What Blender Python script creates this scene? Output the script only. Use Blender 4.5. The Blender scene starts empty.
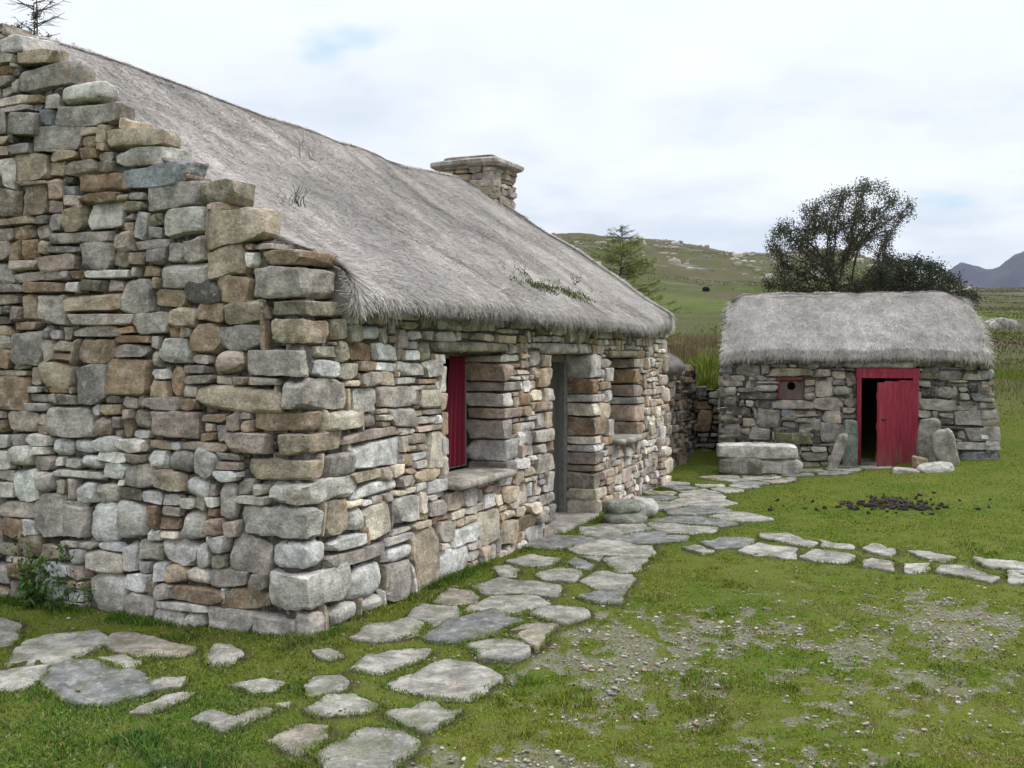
import bpy, math, random
import numpy as np
from mathutils import Vector, Matrix
R = math.radians
rng = np.random.default_rng(7)
random.seed(7)
C = bpy.context.scene.collection
sc = bpy.context.scene

# ------------------------------------------------------------------ camera model
F = 1040.0; EYE = 1.65; PITCH = math.atan(29/1040)
def ray(px, py):
    dx = (px-512)/F; dy = (384-py)/F
    return np.array([dx, math.cos(PITCH)+dy*math.sin(PITCH), -math.sin(PITCH)+dy*math.cos(PITCH)])
def gpt(px, py, z=0.0):
    d = ray(px, py); k = (z-EYE)/d[2]
    return np.array([d[0]*k, d[1]*k])
def at(px, py, Y):
    d = ray(px, py); k = Y/d[1]
    return np.array([d[0]*k, Y, EYE+d[2]*k])

# ------------------------------------------------------------------ noise
def _h(ix, iy, seed):
    n = (ix.astype(np.int64)*374761393 + iy.astype(np.int64)*668265263 + seed*1442695041) & 0xffffffff
    n = ((n ^ (n >> 13))*1274126177) & 0xffffffff
    n = n ^ (n >> 16)
    return (n & 0xffffff)/float(0xffffff)
def vn(x, y, seed=0):
    x = np.asarray(x, float); y = np.asarray(y, float)
    ix = np.floor(x); iy = np.floor(y); fx = x-ix; fy = y-iy
    fx = fx*fx*(3-2*fx); fy = fy*fy*(3-2*fy)
    a = _h(ix, iy, seed); b = _h(ix+1, iy, seed); c = _h(ix, iy+1, seed); d = _h(ix+1, iy+1, seed)
    return (a*(1-fx)+b*fx)*(1-fy)+(c*(1-fx)+d*fx)*fy
def fbm(x, y, o=4, seed=0):
    s = 0; a = .5; t = 0
    for k in range(o):
        s = s+a*vn(np.asarray(x)*2**k+k*17.3, np.asarray(y)*2**k-k*9.1, seed+k*31); t += a; a *= .5
    return s/t
def sstep(a, b, x):
    t = np.clip((np.asarray(x, float)-a)/(b-a), 0, 1); return t*t*(3-2*t)

# ------------------------------------------------------------------ object helpers
def tag(o, label=None, cat=None, group=None, kind=None):
    if label: o['label'] = label
    if cat: o['category'] = cat
    if group: o['group'] = group
    if kind: o['kind'] = kind
    return o
def empty(name, loc, label, cat, group=None):
    o = bpy.data.objects.new(name, None); link(o, None, loc)
    o.empty_display_size = .2
    return tag(o, label, cat, group)
WL = {}
def link(o, parent=None, w=(0, 0, 0)):
    """link, so that the object's own origin lies at world point w (no thing here is rotated)"""
    C.objects.link(o); w = Vector(tuple(map(float, w))); WL[o.name] = w
    if parent is None: o.location = w
    else: o.parent = parent; o.location = w-WL[parent.name]
    return o
def mesh_np(name, V, faces, mat, parent=None, col=None, sd=None, smooth=True, origin=None, sharp=0):
    """faces: list of int arrays (M,k)"""
    V = np.asarray(V, np.float32)
    if origin is not None: V = V-np.asarray(origin, np.float32)
    me = bpy.data.meshes.new(name)
    me.vertices.add(len(V)); me.vertices.foreach_set('co', V.ravel())
    faces = [np.asarray(f, np.int32) for f in faces if len(f)]
    nl = sum(f.size for f in faces); npoly = sum(len(f) for f in faces)
    me.loops.add(nl); me.polygons.add(npoly)
    me.loops.foreach_set('vertex_index', np.concatenate([f.ravel() for f in faces]))
    ls = []; o = 0
    for f in faces:
        k = f.shape[1]; ls.append(o+np.arange(len(f))*k); o += f.size
    me.polygons.foreach_set('loop_start', np.concatenate(ls).astype(np.int32))
    me.polygons.foreach_set('use_smooth', np.full(npoly, smooth))
    if col is not None:
        a = me.attributes.new('col', 'FLOAT_COLOR', 'POINT')
        c4 = np.ones((len(V), 4), np.float32); c4[:, :3] = col; a.data.foreach_set('color', c4.ravel())
    if sd is not None:
        a = me.attributes.new('sd', 'FLOAT_VECTOR', 'POINT'); a.data.foreach_set('vector', np.asarray(sd, np.float32).ravel())
    me.update(calc_edges=True); me.validate()
    if sharp: me.set_sharp_from_angle(angle=R(sharp))
    for m in (mat if isinstance(mat, (list, tuple)) else [mat]): me.materials.append(m)
    ob = bpy.data.objects.new(name, me)
    link(ob, parent, (0, 0, 0) if origin is None else origin)
    return ob
class MB:
    def __init__(s): s.V = []; s.F = {}; s.c = []; s.s = []; s.n = 0
    def add(s, V, faces, col=(.3, .3, .3), sd=None):
        V = np.asarray(V, float).reshape(-1, 3)
        for f in faces:
            f = np.asarray(f)
            if len(f): s.F.setdefault(f.shape[1], []).append(f+s.n)
        s.V.append(V); s.c.append(np.broadcast_to(np.asarray(col, float), (len(V), 3)))
        s.s.append(np.broadcast_to(np.zeros(3) if sd is None else np.asarray(sd, float), (len(V), 3))); s.n += len(V)
        return s
    def box(s, c, h, col=(.3, .3, .3), ax=None):
        """centre, half sizes, axes rows"""
        P = np.array([[i, j, k] for i in (-1, 1) for j in (-1, 1) for k in (-1, 1)], float)*np.asarray(h)
        ax = np.eye(3) if ax is None else np.asarray(ax)
        s.add(np.asarray(c)+P@ax, [[(0, 1, 3, 2), (4, 6, 7, 5), (0, 4, 5, 1), (2, 3, 7, 6), (0, 2, 6, 4), (1, 5, 7, 3)]], col, rng.random(3)*20)
        return s
    def tube(s, pts, rad, col, n=6):
        pts = np.asarray(pts, float); m = len(pts); rad = np.broadcast_to(rad, (m,))
        V = []
        for i in range(m):
            d = pts[min(i+1, m-1)]-pts[max(i-1, 0)]; d = d/(np.linalg.norm(d)+1e-9)
            u = np.cross(d, [0, 0, 1.] if abs(d[2]) < .9 else [1., 0, 0]); u /= np.linalg.norm(u); w = np.cross(d, u)
            an = np.arange(n)*2*math.pi/n
            V.append(pts[i]+rad[i]*(np.cos(an)[:, None]*u+np.sin(an)[:, None]*w))
        f = [(i*n+j, i*n+(j+1) % n, (i+1)*n+(j+1) % n, (i+1)*n+j) for i in range(m-1) for j in range(n)]
        s.add(np.concatenate(V), [f], col, rng.random(3)*20); return s
    def build(s, name, mat, parent=None, smooth=True, origin=None, sharp=None):
        if sharp is None: sharp = 24 if mat in (M.get('stone'), M.get('barnstone')) else 0
        return mesh_np(name, np.concatenate(s.V), [np.concatenate(f) for f in s.F.values()], mat, parent,
                       np.concatenate(s.c), np.concatenate(s.s), smooth, origin, sharp)

# ------------------------------------------------------------------ materials
class NT:
    def __init__(s, name):
        s.m = bpy.data.materials.new(name); s.m.use_nodes = True; s.t = s.m.node_tree; s.n = s.t.nodes
        s.bsdf = s.n['Principled BSDF']; s.bsdf.inputs['Specular IOR Level'].default_value = .25
    def new(s, typ, **kw):
        n = s.n.new(typ)
        for k, v in kw.items():
            if k in n.inputs.keys() if isinstance(k, str) else False: s.put(n.inputs[k], v)
            else: setattr(n, k, v)
        return n
    def put(s, sock, v):
        if isinstance(v, bpy.types.NodeSocket): s.t.links.new(v, sock)
        elif isinstance(v, bpy.types.Node): s.t.links.new(v.outputs[0], sock)
        else: sock.default_value = v
    def noise(s, vec, scale, detail=4, rough=.55, dist=0):
        n = s.n.new('ShaderNodeTexNoise'); s.put(n.inputs['Vector'], vec)
        n.inputs['Scale'].default_value = scale; n.inputs['Detail'].default_value = detail
        n.inputs['Roughness'].default_value = rough; n.inputs['Distortion'].default_value = dist
        return n.outputs[0]
    def vecnoise(s, v, scale):
        n = s.n.new('ShaderNodeTexNoise'); s.put(n.inputs['Vector'], v); n.inputs['Scale'].default_value = scale; return n.outputs[1]
    def ramp(s, f, a, b, lo=0., hi=1.):
        n = s.n.new('ShaderNodeMapRange'); s.put(n.inputs[0], f); n.interpolation_type = 'SMOOTHSTEP'
        for i, v in enumerate((a, b, lo, hi)): n.inputs[1+i].default_value = v
        return n.outputs[0]
    def math(s, op, a, b=0.):
        n = s.n.new('ShaderNodeMath'); n.operation = op; s.put(n.inputs[0], a); s.put(n.inputs[1], b); return n.outputs[0]
    def mix(s, f, a, b, mode='MIX'):
        n = s.n.new('ShaderNodeMix'); n.data_type = 'RGBA'; n.blend_type = mode
        s.put(n.inputs[0], f)
        for sock, v in ((n.inputs[6], a), (n.inputs[7], b)):
            if isinstance(v, tuple): v = (*v, 1.)[:4]
            s.put(sock, v)
        return n.outputs[2]
    def attr(s, name, vec=False):
        n = s.n.new('ShaderNodeAttribute'); n.attribute_name = name; return n.outputs['Vector' if vec else 'Color']
    def obj(s): return s.n.new('ShaderNodeTexCoord').outputs['Object']
    def vmath(s, op, a, b):
        n = s.n.new('ShaderNodeVectorMath'); n.operation = op; s.put(n.inputs[0], a); s.put(n.inputs[1], b); return n.outputs[0]
    def bump(s, h, strength, dist):
        n = s.n.new('ShaderNodeBump'); s.put(n.inputs['Height'], h); n.inputs['Strength'].default_value = strength
        n.inputs['Distance'].default_value = dist; return n.outputs[0]
    def done(s, col, rough=.9, normal=None):
        s.put(s.bsdf.inputs['Base Color'], col if not isinstance(col, tuple) else (*col, 1.)[:4])
        s.put(s.bsdf.inputs['Roughness'], rough)
        if normal is not None: s.put(s.bsdf.inputs['Normal'], normal)
        return s.m

def mat_stone(name, lichen=.45, rust=.5, moss=0.):
    t = NT(name); base = t.attr('col'); v = t.vmath('ADD', t.obj(), t.attr('sd', True))
    big = t.noise(v, 7, 6, .6); c = t.mix(1., base, t.ramp(big, .3, .72, .58, 1.34), 'MULTIPLY'); c = t.mix(1., c, t.ramp(t.noise(v, 55, 8, .7), .32, .68, .74, 1.22), 'MULTIPLY')
    sv = t.vmath('MULTIPLY', t.vmath('ADD', v, t.vmath('MULTIPLY', t.vecnoise(v, 5), (.06, .06, .06))), (5., 5., 26.)); st = t.noise(sv, 1.6, 4, .6, .3)
    c = t.mix(1., c, t.ramp(st, .32, .68, .88, 1.1), 'MULTIPLY')
    rs = t.noise(t.vmath('ADD', v, (31., 7., 3.)), 5, 3, .5, .8)
    c = t.mix(t.ramp(rs, .60, .72, 0, rust), c, (.27, .155, .07))
    li = t.noise(t.vmath('ADD', v, (3., 17., 9.)), 16, 8, .68)
    c = t.mix(t.ramp(li, .52, .64, 0, lichen), c, (.51, .48, .445))
    dk = t.noise(t.vmath('ADD', v, (13., 1., 29.)), 45, 5, .7)
    c = t.mix(t.ramp(dk, .30, .42, .55, 0), c, (.055, .05, .042))
    if moss:
        g = t.noise(t.vmath('ADD', v, (1., 41., 9.)), 6, 6, .6)
        c = t.mix(t.ramp(g, .5, .62, 0, moss), c, (.085, .10, .03))
    h = t.math('ADD', t.math('MULTIPLY', t.noise(v, 22, 8, .65), 1.), t.math('MULTIPLY', st, .2))
    h = t.math('ADD', h, t.math('MULTIPLY', t.noise(v, 110, 4, .6), .3))
    return t.done(c, .92, t.bump(h, .9, .02))
M = {}
M['stone'] = mat_stone('rubble_stone')
M['barnstone'] = mat_stone('dark_rubble_stone', lichen=.35, rust=.12, moss=.25)
M['mossy'] = mat_stone('mossy_stone', lichen=.3, rust=.1, moss=.6)
M['slab'] = mat_stone('flagstone', lichen=.4, rust=.28, moss=.42)
def simple(name, col, rough=.9, scale=20, amt=.3, bump=.3, bd=.005, stretch=None):
    t = NT(name); v = t.obj()
    if stretch: v = t.vmath('MULTIPLY', v, stretch)
    n = t.noise(v, scale, 6, .6)
    return t.done(t.mix(1., tuple(col), t.ramp(n, .25, .75, 1-amt, 1+amt), 'MULTIPLY'), rough, t.bump(n, bump, bd))
M['core'] = simple('wall_core_earth', (.075, .065, .052), .95, 30, .4)
M['dark'] = simple('interior_shade', (.05, .047, .042))  # near-black tone that paints the shade inside the buildings
M['plaster'] = simple('grey_render', (.17, .165, .155), .9, 25, .25)
M['greywood'] = simple('weathered_wood', (.20, .195, .18), .85, 8, .3, .4, .004, (1., 1., .15))
M['glass'] = NT('window_glass').done((.03, .035, .04), .1)
M['darkwood'] = simple('recess_shade_wood', (.075, .07, .062), .85, 8, .3, .4, .004, (1., 1., .15))  # door wood darkened, the recess shade put into its colour
M['iron'] = simple('rusty_iron', (.05, .035, .03), .7)
def red_paint(name, base=(.24, .02, .038)):
    t = NT(name); v = t.obj()
    n = t.noise(t.vmath('MULTIPLY', v, (14., 14., 1.5)), 2.2, 6, .65); w = t.noise(v, 9, 6, .6)
    c = t.mix(t.ramp(n, .45, .75, 0, .55), base, (.27, .075, .095))
    c = t.mix(t.ramp(w, .62, .75, 0, .6), c, (.16, .10, .075))
    sz = t.n.new('ShaderNodeSeparateXYZ'); t.put(sz.inputs[0], v); ft = t.math('MULTIPLY', t.ramp(t.math('ADD', sz.outputs[2], t.math('MULTIPLY', n, -.9)), -.35, .10, .75, 0), t.ramp(w, .35, .6))
    c = t.mix(ft, c, (.12, .095, .06)); c = t.mix(1., c, t.ramp(n, .2, .6, .72, 1.12), 'MULTIPLY')
    wv = t.noise(t.vmath('MULTIPLY', v, (60., 60., 2.)), 2, 3, .6)
    return t.done(c, .6, t.bump(wv, .4, .003))
M['red'] = red_paint('worn_red_paint')
M['curtain'] = simple('red_curtain_cloth', (.16, .012, .03), .9, 60, .15)
def mat_attr(name, rough=.9, sub=0., scale=0, amt=0, spec=.2):
    t = NT(name); c = t.attr('col')
    if scale: c = t.mix(1., c, t.ramp(t.noise(t.obj(), scale, 5, .6), .3, .7, 1-amt, 1+amt), 'MULTIPLY')
    t.bsdf.inputs['Specular IOR Level'].default_value = spec
    return t.done(c, rough)
M['straw'] = mat_attr('old_thatch_straw', .95, scale=2.2, amt=.16, spec=.1)
M['blade'] = mat_attr('grass_blades', 1., scale=.8, amt=.12, spec=.04)
def leafmat(name, tr=.25):
    t = NT(name); c = t.attr('col'); t.done(c, .7)
    tl = t.n.new('ShaderNodeBsdfTranslucent'); t.put(tl.inputs[0], c)
    mx = t.n.new('ShaderNodeMixShader'); mx.inputs[0].default_value = tr
    t.put(mx.inputs[1], t.bsdf.outputs[0]); t.put(mx.inputs[2], tl.outputs[0])
    t.put(t.n['Material Output'].inputs[0], mx.outputs[0]); return t.m
M['leaf'] = leafmat('foliage')
M['bark'] = simple('bark', (.075, .065, .055), .95, 12, .4, .6, .01)
M['coal'] = simple('peat_black', (.040, .030, .026), .85, 40, .4)
M['peb'] = mat_attr('pebbles', .9, scale=90, amt=.3)

# ------------------------------------------------------------------ rock template
def box_template(nx, ny, nz, back=True):
    """subdivided cube on [-1,1]^3 with shared vertices; y=+1 is the front"""
    idx = {}; V = []; Fq = []
    def vid(i, j, k):
        key = (i, j, k)
        if key not in idx: idx[key] = len(V); V.append((2*i/nx-1, 2*j/ny-1, 2*k/nz-1))
        return idx[key]
    for i in range(nx):
        for k in range(nz):
            Fq.append((vid(i, ny, k), vid(i, ny, k+1), vid(i+1, ny, k+1), vid(i+1, ny, k)))
            if back: Fq.append((vid(i, 0, k), vid(i+1, 0, k), vid(i+1, 0, k+1), vid(i, 0, k+1)))
    for i in range(nx):
        for j in range(ny):
            Fq.append((vid(i, j, nz), vid(i+1, j, nz), vid(i+1, j+1, nz), vid(i, j+1, nz)))
            Fq.append((vid(i, j, 0), vid(i, j+1, 0), vid(i+1, j+1, 0), vid(i+1, j, 0)))
    for j in range(ny):
        for k in range(nz):
            Fq.append((vid(nx, j, k), vid(nx, j+1, k), vid(nx, j+1, k+1), vid(nx, j, k+1)))
            Fq.append((vid(0, j, k), vid(0, j, k+1), vid(0, j+1, k+1), vid(0, j+1, k)))
    return np.array(V), np.array(Fq)
TPL = {}
def rocks(half, e, res=(8, 4, 7), back=True, chips=6, warp=.16, rough=.012, chipmin=.72, rg=None):
    """half (S,3) half sizes -> (S,n,3) local vertices, faces template"""
    rg = rg or rng
    key = (res, back)
    if key not in TPL: TPL[key] = box_template(*res, back)
    T, Fq = TPL[key]; S = len(half); half = np.asarray(half, float)
    e = np.broadcast_to(np.asarray(e, float), (S,))[:, None]
    P = np.broadcast_to(T, (S, *T.shape)).copy()
    # tighten the grid towards the edges so that edges round off over few centimetres
    P = np.sign(P)*np.abs(P)**.72
    mx = np.abs(P).max(2); L = (np.abs(P)**e[:, :, None]).sum(2)**(1/e)
    P *= (mx/np.maximum(L, 1e-6))[:, :, None]
    # corner warp
    cw = rg.uniform(-warp, warp, (S, 2, 2, 2, 3))
    tx, ty, tz = [(T[None, :, i]+1)/2 for i in range(3)]
    W = 0
    for i in (0, 1):
        for j in (0, 1):
            for k in (0, 1):
                w = (tx if i else 1-tx)*(ty if j else 1-ty)*(tz if k else 1-tz)
                W = W+w[:, :, None]*cw[:, None, i, j, k, :]
    W[:, :, 1] *= .6
    P += W
    for c in range(chips):
        n = rg.normal(size=(S, 3)); n[:, 1] = np.abs(n[:, 1])*.9 if not back else n[:, 1]
        if c % 2 and not back: n[:, 1] *= .25           # cuts a corner off the outline
        n /= np.linalg.norm(n, axis=1)[:, None]
        sup = np.abs(n).sum(1)   # support of the cube
        off = sup*rg.uniform(chipmin, 1.0, S)
        d = np.einsum('snk,sk->sn', P, n)-off[:, None]
        P -= np.maximum(d, 0)[:, :, None]*n[:, None, :]*.95
    P = P*half[:, None, :]
    if rough:
        q = P.copy(); D = 0
        for k in range(5):
            fr = 9*1.8**k; dr = rg.normal(size=(S, 1, 3)); dr /= np.linalg.norm(dr, axis=2)[:, :, None]
            ph = rg.uniform(0, 6.28, (S, 1)); D = D+np.sin((q*dr).sum(2)*fr*2+ph)*.75**k
        nn = P/np.maximum(np.linalg.norm(P, axis=2), 1e-6)[:, :, None]
        sz = np.minimum(half.min(1)*.16, rough)[:, None]
        P += nn*(D*sz*.6)[:, :, None]
    return P, Fq
def rot_y(P, ang):
    c, s = np.cos(ang)[:, None], np.sin(ang)[:, None]
    Q = P.copy(); Q[:, :, 0] = c*P[:, :, 0]+s*P[:, :, 2]; Q[:, :, 2] = -s*P[:, :, 0]+c*P[:, :, 2]; return Q
def add_rocks(mb, P, Fq, cols, seeds):
    S, n, _ = P.shape
    f = (Fq[None]+np.arange(S)[:, None, None]*n).reshape(-1, 4)
    mb.add(P.reshape(-1, 3), [f], np.repeat(cols, n, 0), None)
    mb.s[-1] = np.repeat(seeds, n, 0)

PAL = {
 'grey':  (.29, .264, .236), 'pale': (.48, .455, .41), 'white': (.60, .59, .565), 'tan': (.37, .305, .225), 'brown': (.285, .21, .14),
 'rust': (.25, .17, .105), 'olive': (.24, .212, .158), 'dark': (.105, .097, .088), 'blue': (.235, .25, .26), 'pink': (.37, .295, .25),
 'cream': (.54, .485, .385), 'moss': (.175, .165, .085), 'mid': (.378, .34, .302)}
def pick(w, n, rg=None):
    rg = rg or rng
    ks = list(w); p = np.array([w[k] for k in ks], float); p /= p.sum()
    c = np.array([PAL[k] for k in ks])[rg.choice(len(ks), n, p=p)]
    w_ = rg.uniform(-.05, .05, (n, 1)); return np.clip(c*rg.uniform(.78, 1.32, (n, 1))*(1+w_*np.array([1., .25, -1.2])+np.array([.035, -.006, -.02])), 0, .7)

# ------------------------------------------------------------------ skyline packing of rubble
def pack(A0, A1, top, size, obst=(), z0=0., seed=1, dx=.02, hmin=.045):
    """rectangles (a0,a1,z0,z1) filling [A0,A1] from z0 up to top(a); obst: rects kept free"""
    rg = np.random.default_rng(seed); n = int(round((A1-A0)/dx)); xs = A0+(np.arange(n)+.5)*dx
    H = np.full(n, z0, float); T = np.array([top(a) for a in xs]); out = []
    ob = [(o[0], o[1], o[2], o[3]) for o in obst]
    def skip():
        ch = True
        while ch:
            ch = False
            for o in ob:
                m = (xs > o[0]) & (xs < o[1]) & (H > o[2]-hmin*.7) & (H < o[3]-1e-6)
                if m.any(): H[m] = o[3]; ch = True
    skip(); it = 0
    while it < 20000:
        it += 1
        live = H < T-hmin*.5
        if not live.any(): break
        Hm = np.where(live, H, 1e9); i = int(Hm.argmin()); h0 = H[i]
        a = i
        while a > 0 and abs(H[a-1]-h0) < .012 and live[a-1]: a -= 1
        b = i
        while b < n-1 and abs(H[b+1]-h0) < .012 and live[b+1]: b += 1
        g = (b-a+1)*dx; mw, mh = size((xs[a]+xs[b])/2, h0)
        w = mw*math.exp(rg.normal(0, .48)); w = max(w, .05)
        if g < w*1.4 or g-w < .06: w = g
        wn = max(1, int(round(w/dx))); wn = min(wn, b-a+1)
        if rg.random() < .5: b = a+wn-1
        else: a = b-wn+1
        w = wn*dx
        h = mh*math.exp(rg.normal(0, .45)); h = min(max(h, hmin), .36); h = min(h, max(w*1.5, hmin)); h = max(h, w*.2)
        nb = [H[a-1]-h0 if a > 0 else 9, H[b+1]-h0 if b < n-1 else 9]
        for q in nb:
            if q > hmin*.8 and abs(q-h) < .04: h = q
        if w < .07:
            q = [x for x in nb if x > .02]
            if q: h = min(min(q), .25)
        tt = T[a:b+1].max()
        if h0+h > tt-.03: h = max(tt-h0, hmin*.6)
        for o in ob:
            m = (xs[a:b+1] > o[0]) & (xs[a:b+1] < o[1])
            if m.any() and o[2] > h0-1e-6 and o[2] < h0+h+hmin*.6: h = min(h, o[2]-h0)
        h = max(h, .02)
        out.append((A0+a*dx, A0+(b+1)*dx, h0, h0+h)); H[a:b+1] = h0+h; skip()
    return np.array(out)

class Frame:
    def __init__(s, o, a, n, batter=0.): s.o = np.array(o, float); s.a = np.array(a, float); s.n = np.array(n, float); s.b = batter
    def pos(s, P):
        P = np.asarray(P); a, d, z = P[..., 0], P[..., 1], P[..., 2]
        dd = d-s.b*z
        return np.stack([s.o[0]+a*s.a[0]+dd*s.n[0], s.o[1]+a*s.a[1]+dd*s.n[1], s.o[2]+z], -1)
def lay(mb, fr, rects, pal, depth=.10, out=0., gap=.006, res=(8, 4, 7), seed=1, wz=.022, sty=None, colf=None, jit=.012, bould=.12):
    rg = np.random.default_rng(seed); S = len(rects)
    if S == 0: return
    r = np.asarray(rects, float).copy()
    c = np.stack([(r[:, 0]+r[:, 1])/2, (r[:, 2]+r[:, 3])/2], 1); hw = (r[:, 1]-r[:, 0])/2-gap; hh = (r[:, 3]-r[:, 2])/2-gap*.8
    hw = np.maximum(hw, .012); hh = np.maximum(hh, .010)
    e = rg.uniform(12, 60, S); bo = (rg.random(S) < bould) & (hw/hh < 2.2); e[bo] = rg.uniform(3, 5, bo.sum())
    if sty is not None: e = np.where(sty > 3.9, sty*3.5, sty)
    # let stones grow a little past their cell so the joints stay thin after chipping
    half = np.stack([hw*1.06, np.full(S, depth)*rg.uniform(.85, 1.1, S), hh*1.06], 1)
    P, Fq = rocks(half, e, res, False, 9, .23, .010, .70, rg)
    P = rot_y(P, rg.normal(0, .05, S)*np.clip(hh/hw*2, .3, 1.6))
    fl = rg.normal(0, jit, S)+np.where(bo, .012, 0)+out
    P[:, :, 1] += (-half[:, 1]+fl)[:, None]
    P[:, :, 0] += c[:, 0][:, None]; P[:, :, 2] += c[:, 1][:, None]
    P[:, :, 2] += (fbm(P[:, :, 0]*1.6, P[:, :, 2]*1.1+5, 2, 3)-.5)*2*wz*sstep(0, .12, P[:, :, 2])
    P[:, :, 1] += (fbm(P[:, :, 0]*.8, P[:, :, 2]*.8+15, 2, 5)-.5)*.06
    cols = pick(pal, S, rg)
    if colf is not None: cols = colf(c, cols, rg)
    add_rocks(mb, fr.pos(P), Fq, cols, rg.uniform(0, 40, (S, 3)))

# ------------------------------------------------------------------ ground shape
BX = np.array([-60, -.45, .03, .26, .46, .62, 1.2, 3.])        # bearings X/Y
PY = [0, 15.3, 16.3, 17.3, 19, 25, 45, 80, 130, 200, 300, 420, 700, 3600]
PYR = [0, 14.6, 16.3, 18., 20, 25, 45, 80, 130, 200, 300, 420, 700, 3600]
def zz(px_y, Y): return EYE+(355-px_y)/F*Y
ZL = [0, .05, .25, .95, 1.25, zz(348, 25), zz(333, 45), zz(314, 80), zz(290, 130), zz(262, 200), zz(236, 300), 42, 30, -5]
ZM = [0, .05, .25, .95, 1.25, zz(350, 25), zz(335, 45), zz(316, 80), zz(295, 130), zz(273, 200), zz(254, 300), 30, 25, -5]
ZR = [0, .10, .45, .80, .98, zz(376, 25), zz(339, 45), zz(322, 80), zz(308, 130), zz(298, 200), zz(288, 300), 22, 18, -5]
def ground_z(x, y):
    x = np.asarray(x, float); y = np.asarray(y, float)
    r = np.hypot(x, y); b = np.where(y > 0, x/np.maximum(y, .01), np.sign(x)*9)
    Y = np.where(y > .6*r, y, .6*r)
    zl = np.interp(Y, PY, ZL); zm = np.interp(Y, PY, ZM); zr = np.interp(Y, PYR, ZR)
    wl = 1-sstep(.05, .27, b); wr = sstep(.30, .45, b)
    z = zl*wl+zm*(1-wl)*(1-wr)+zr*wr
    back = sstep(0, -30, y)                      # gentle ground behind the camera
    z = z*(1-back)+back*0.
    # the yard behind the cottage stays low
    lf = 1-sstep(-.3, .02, b); z = z*(1-lf*sstep(14, 17, Y)*(1-sstep(22, 30, Y))*.6)
    z = z+.045*np.clip(x-3.4, 0, 4.5)*sstep(10, 13.5, y)*(1-sstep(20, 30, y))
    am = sstep(14, 120, Y); fr_ = 1-.6*sstep(.36, .46, b)
    z = z+(fbm(x*.045, y*.045, 4, 11)-.5)*5.*am*sstep(40, 200, Y)*fr_+(fbm(x*.3, y*.3, 4, 12)-.5)*(.05+.55*am*fr_)
    z = z-.0+(fbm(x*1.3, y*1.3, 3, 13)-.5)*.05*sstep(3, 5, r)
    return z-float(0)
def bare(x, y):
    """0 grass .. 1 stony ground"""
    n = fbm(x*1.5, y*1.1, 5, 21); n2 = fbm(x*6, y*5, 3, 22)
    e = np.exp(-(((x-1.35)/1.5)**2+((y-5.4)/1.35)**2)**1.3)+.75*np.exp(-(((x-3.2)/1.3)**2+((y-6.6)/1.)**2)**1.3)+.75*np.exp(-(((x-.15)/.5)**2+((y-4.1)/.5)**2)**1.3)
    e = e+.35*np.exp(-(((x+1.6)/.7)**2+((y-4.)/.35)**2))
    n3 = fbm(x*17, y*15, 2, 23); return np.clip(sstep(.465, .68, n*.30+n2*.34+n3*.36+(e-.5)*.20), 0, 1)*sstep(.04, .35, e)*.9

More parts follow.
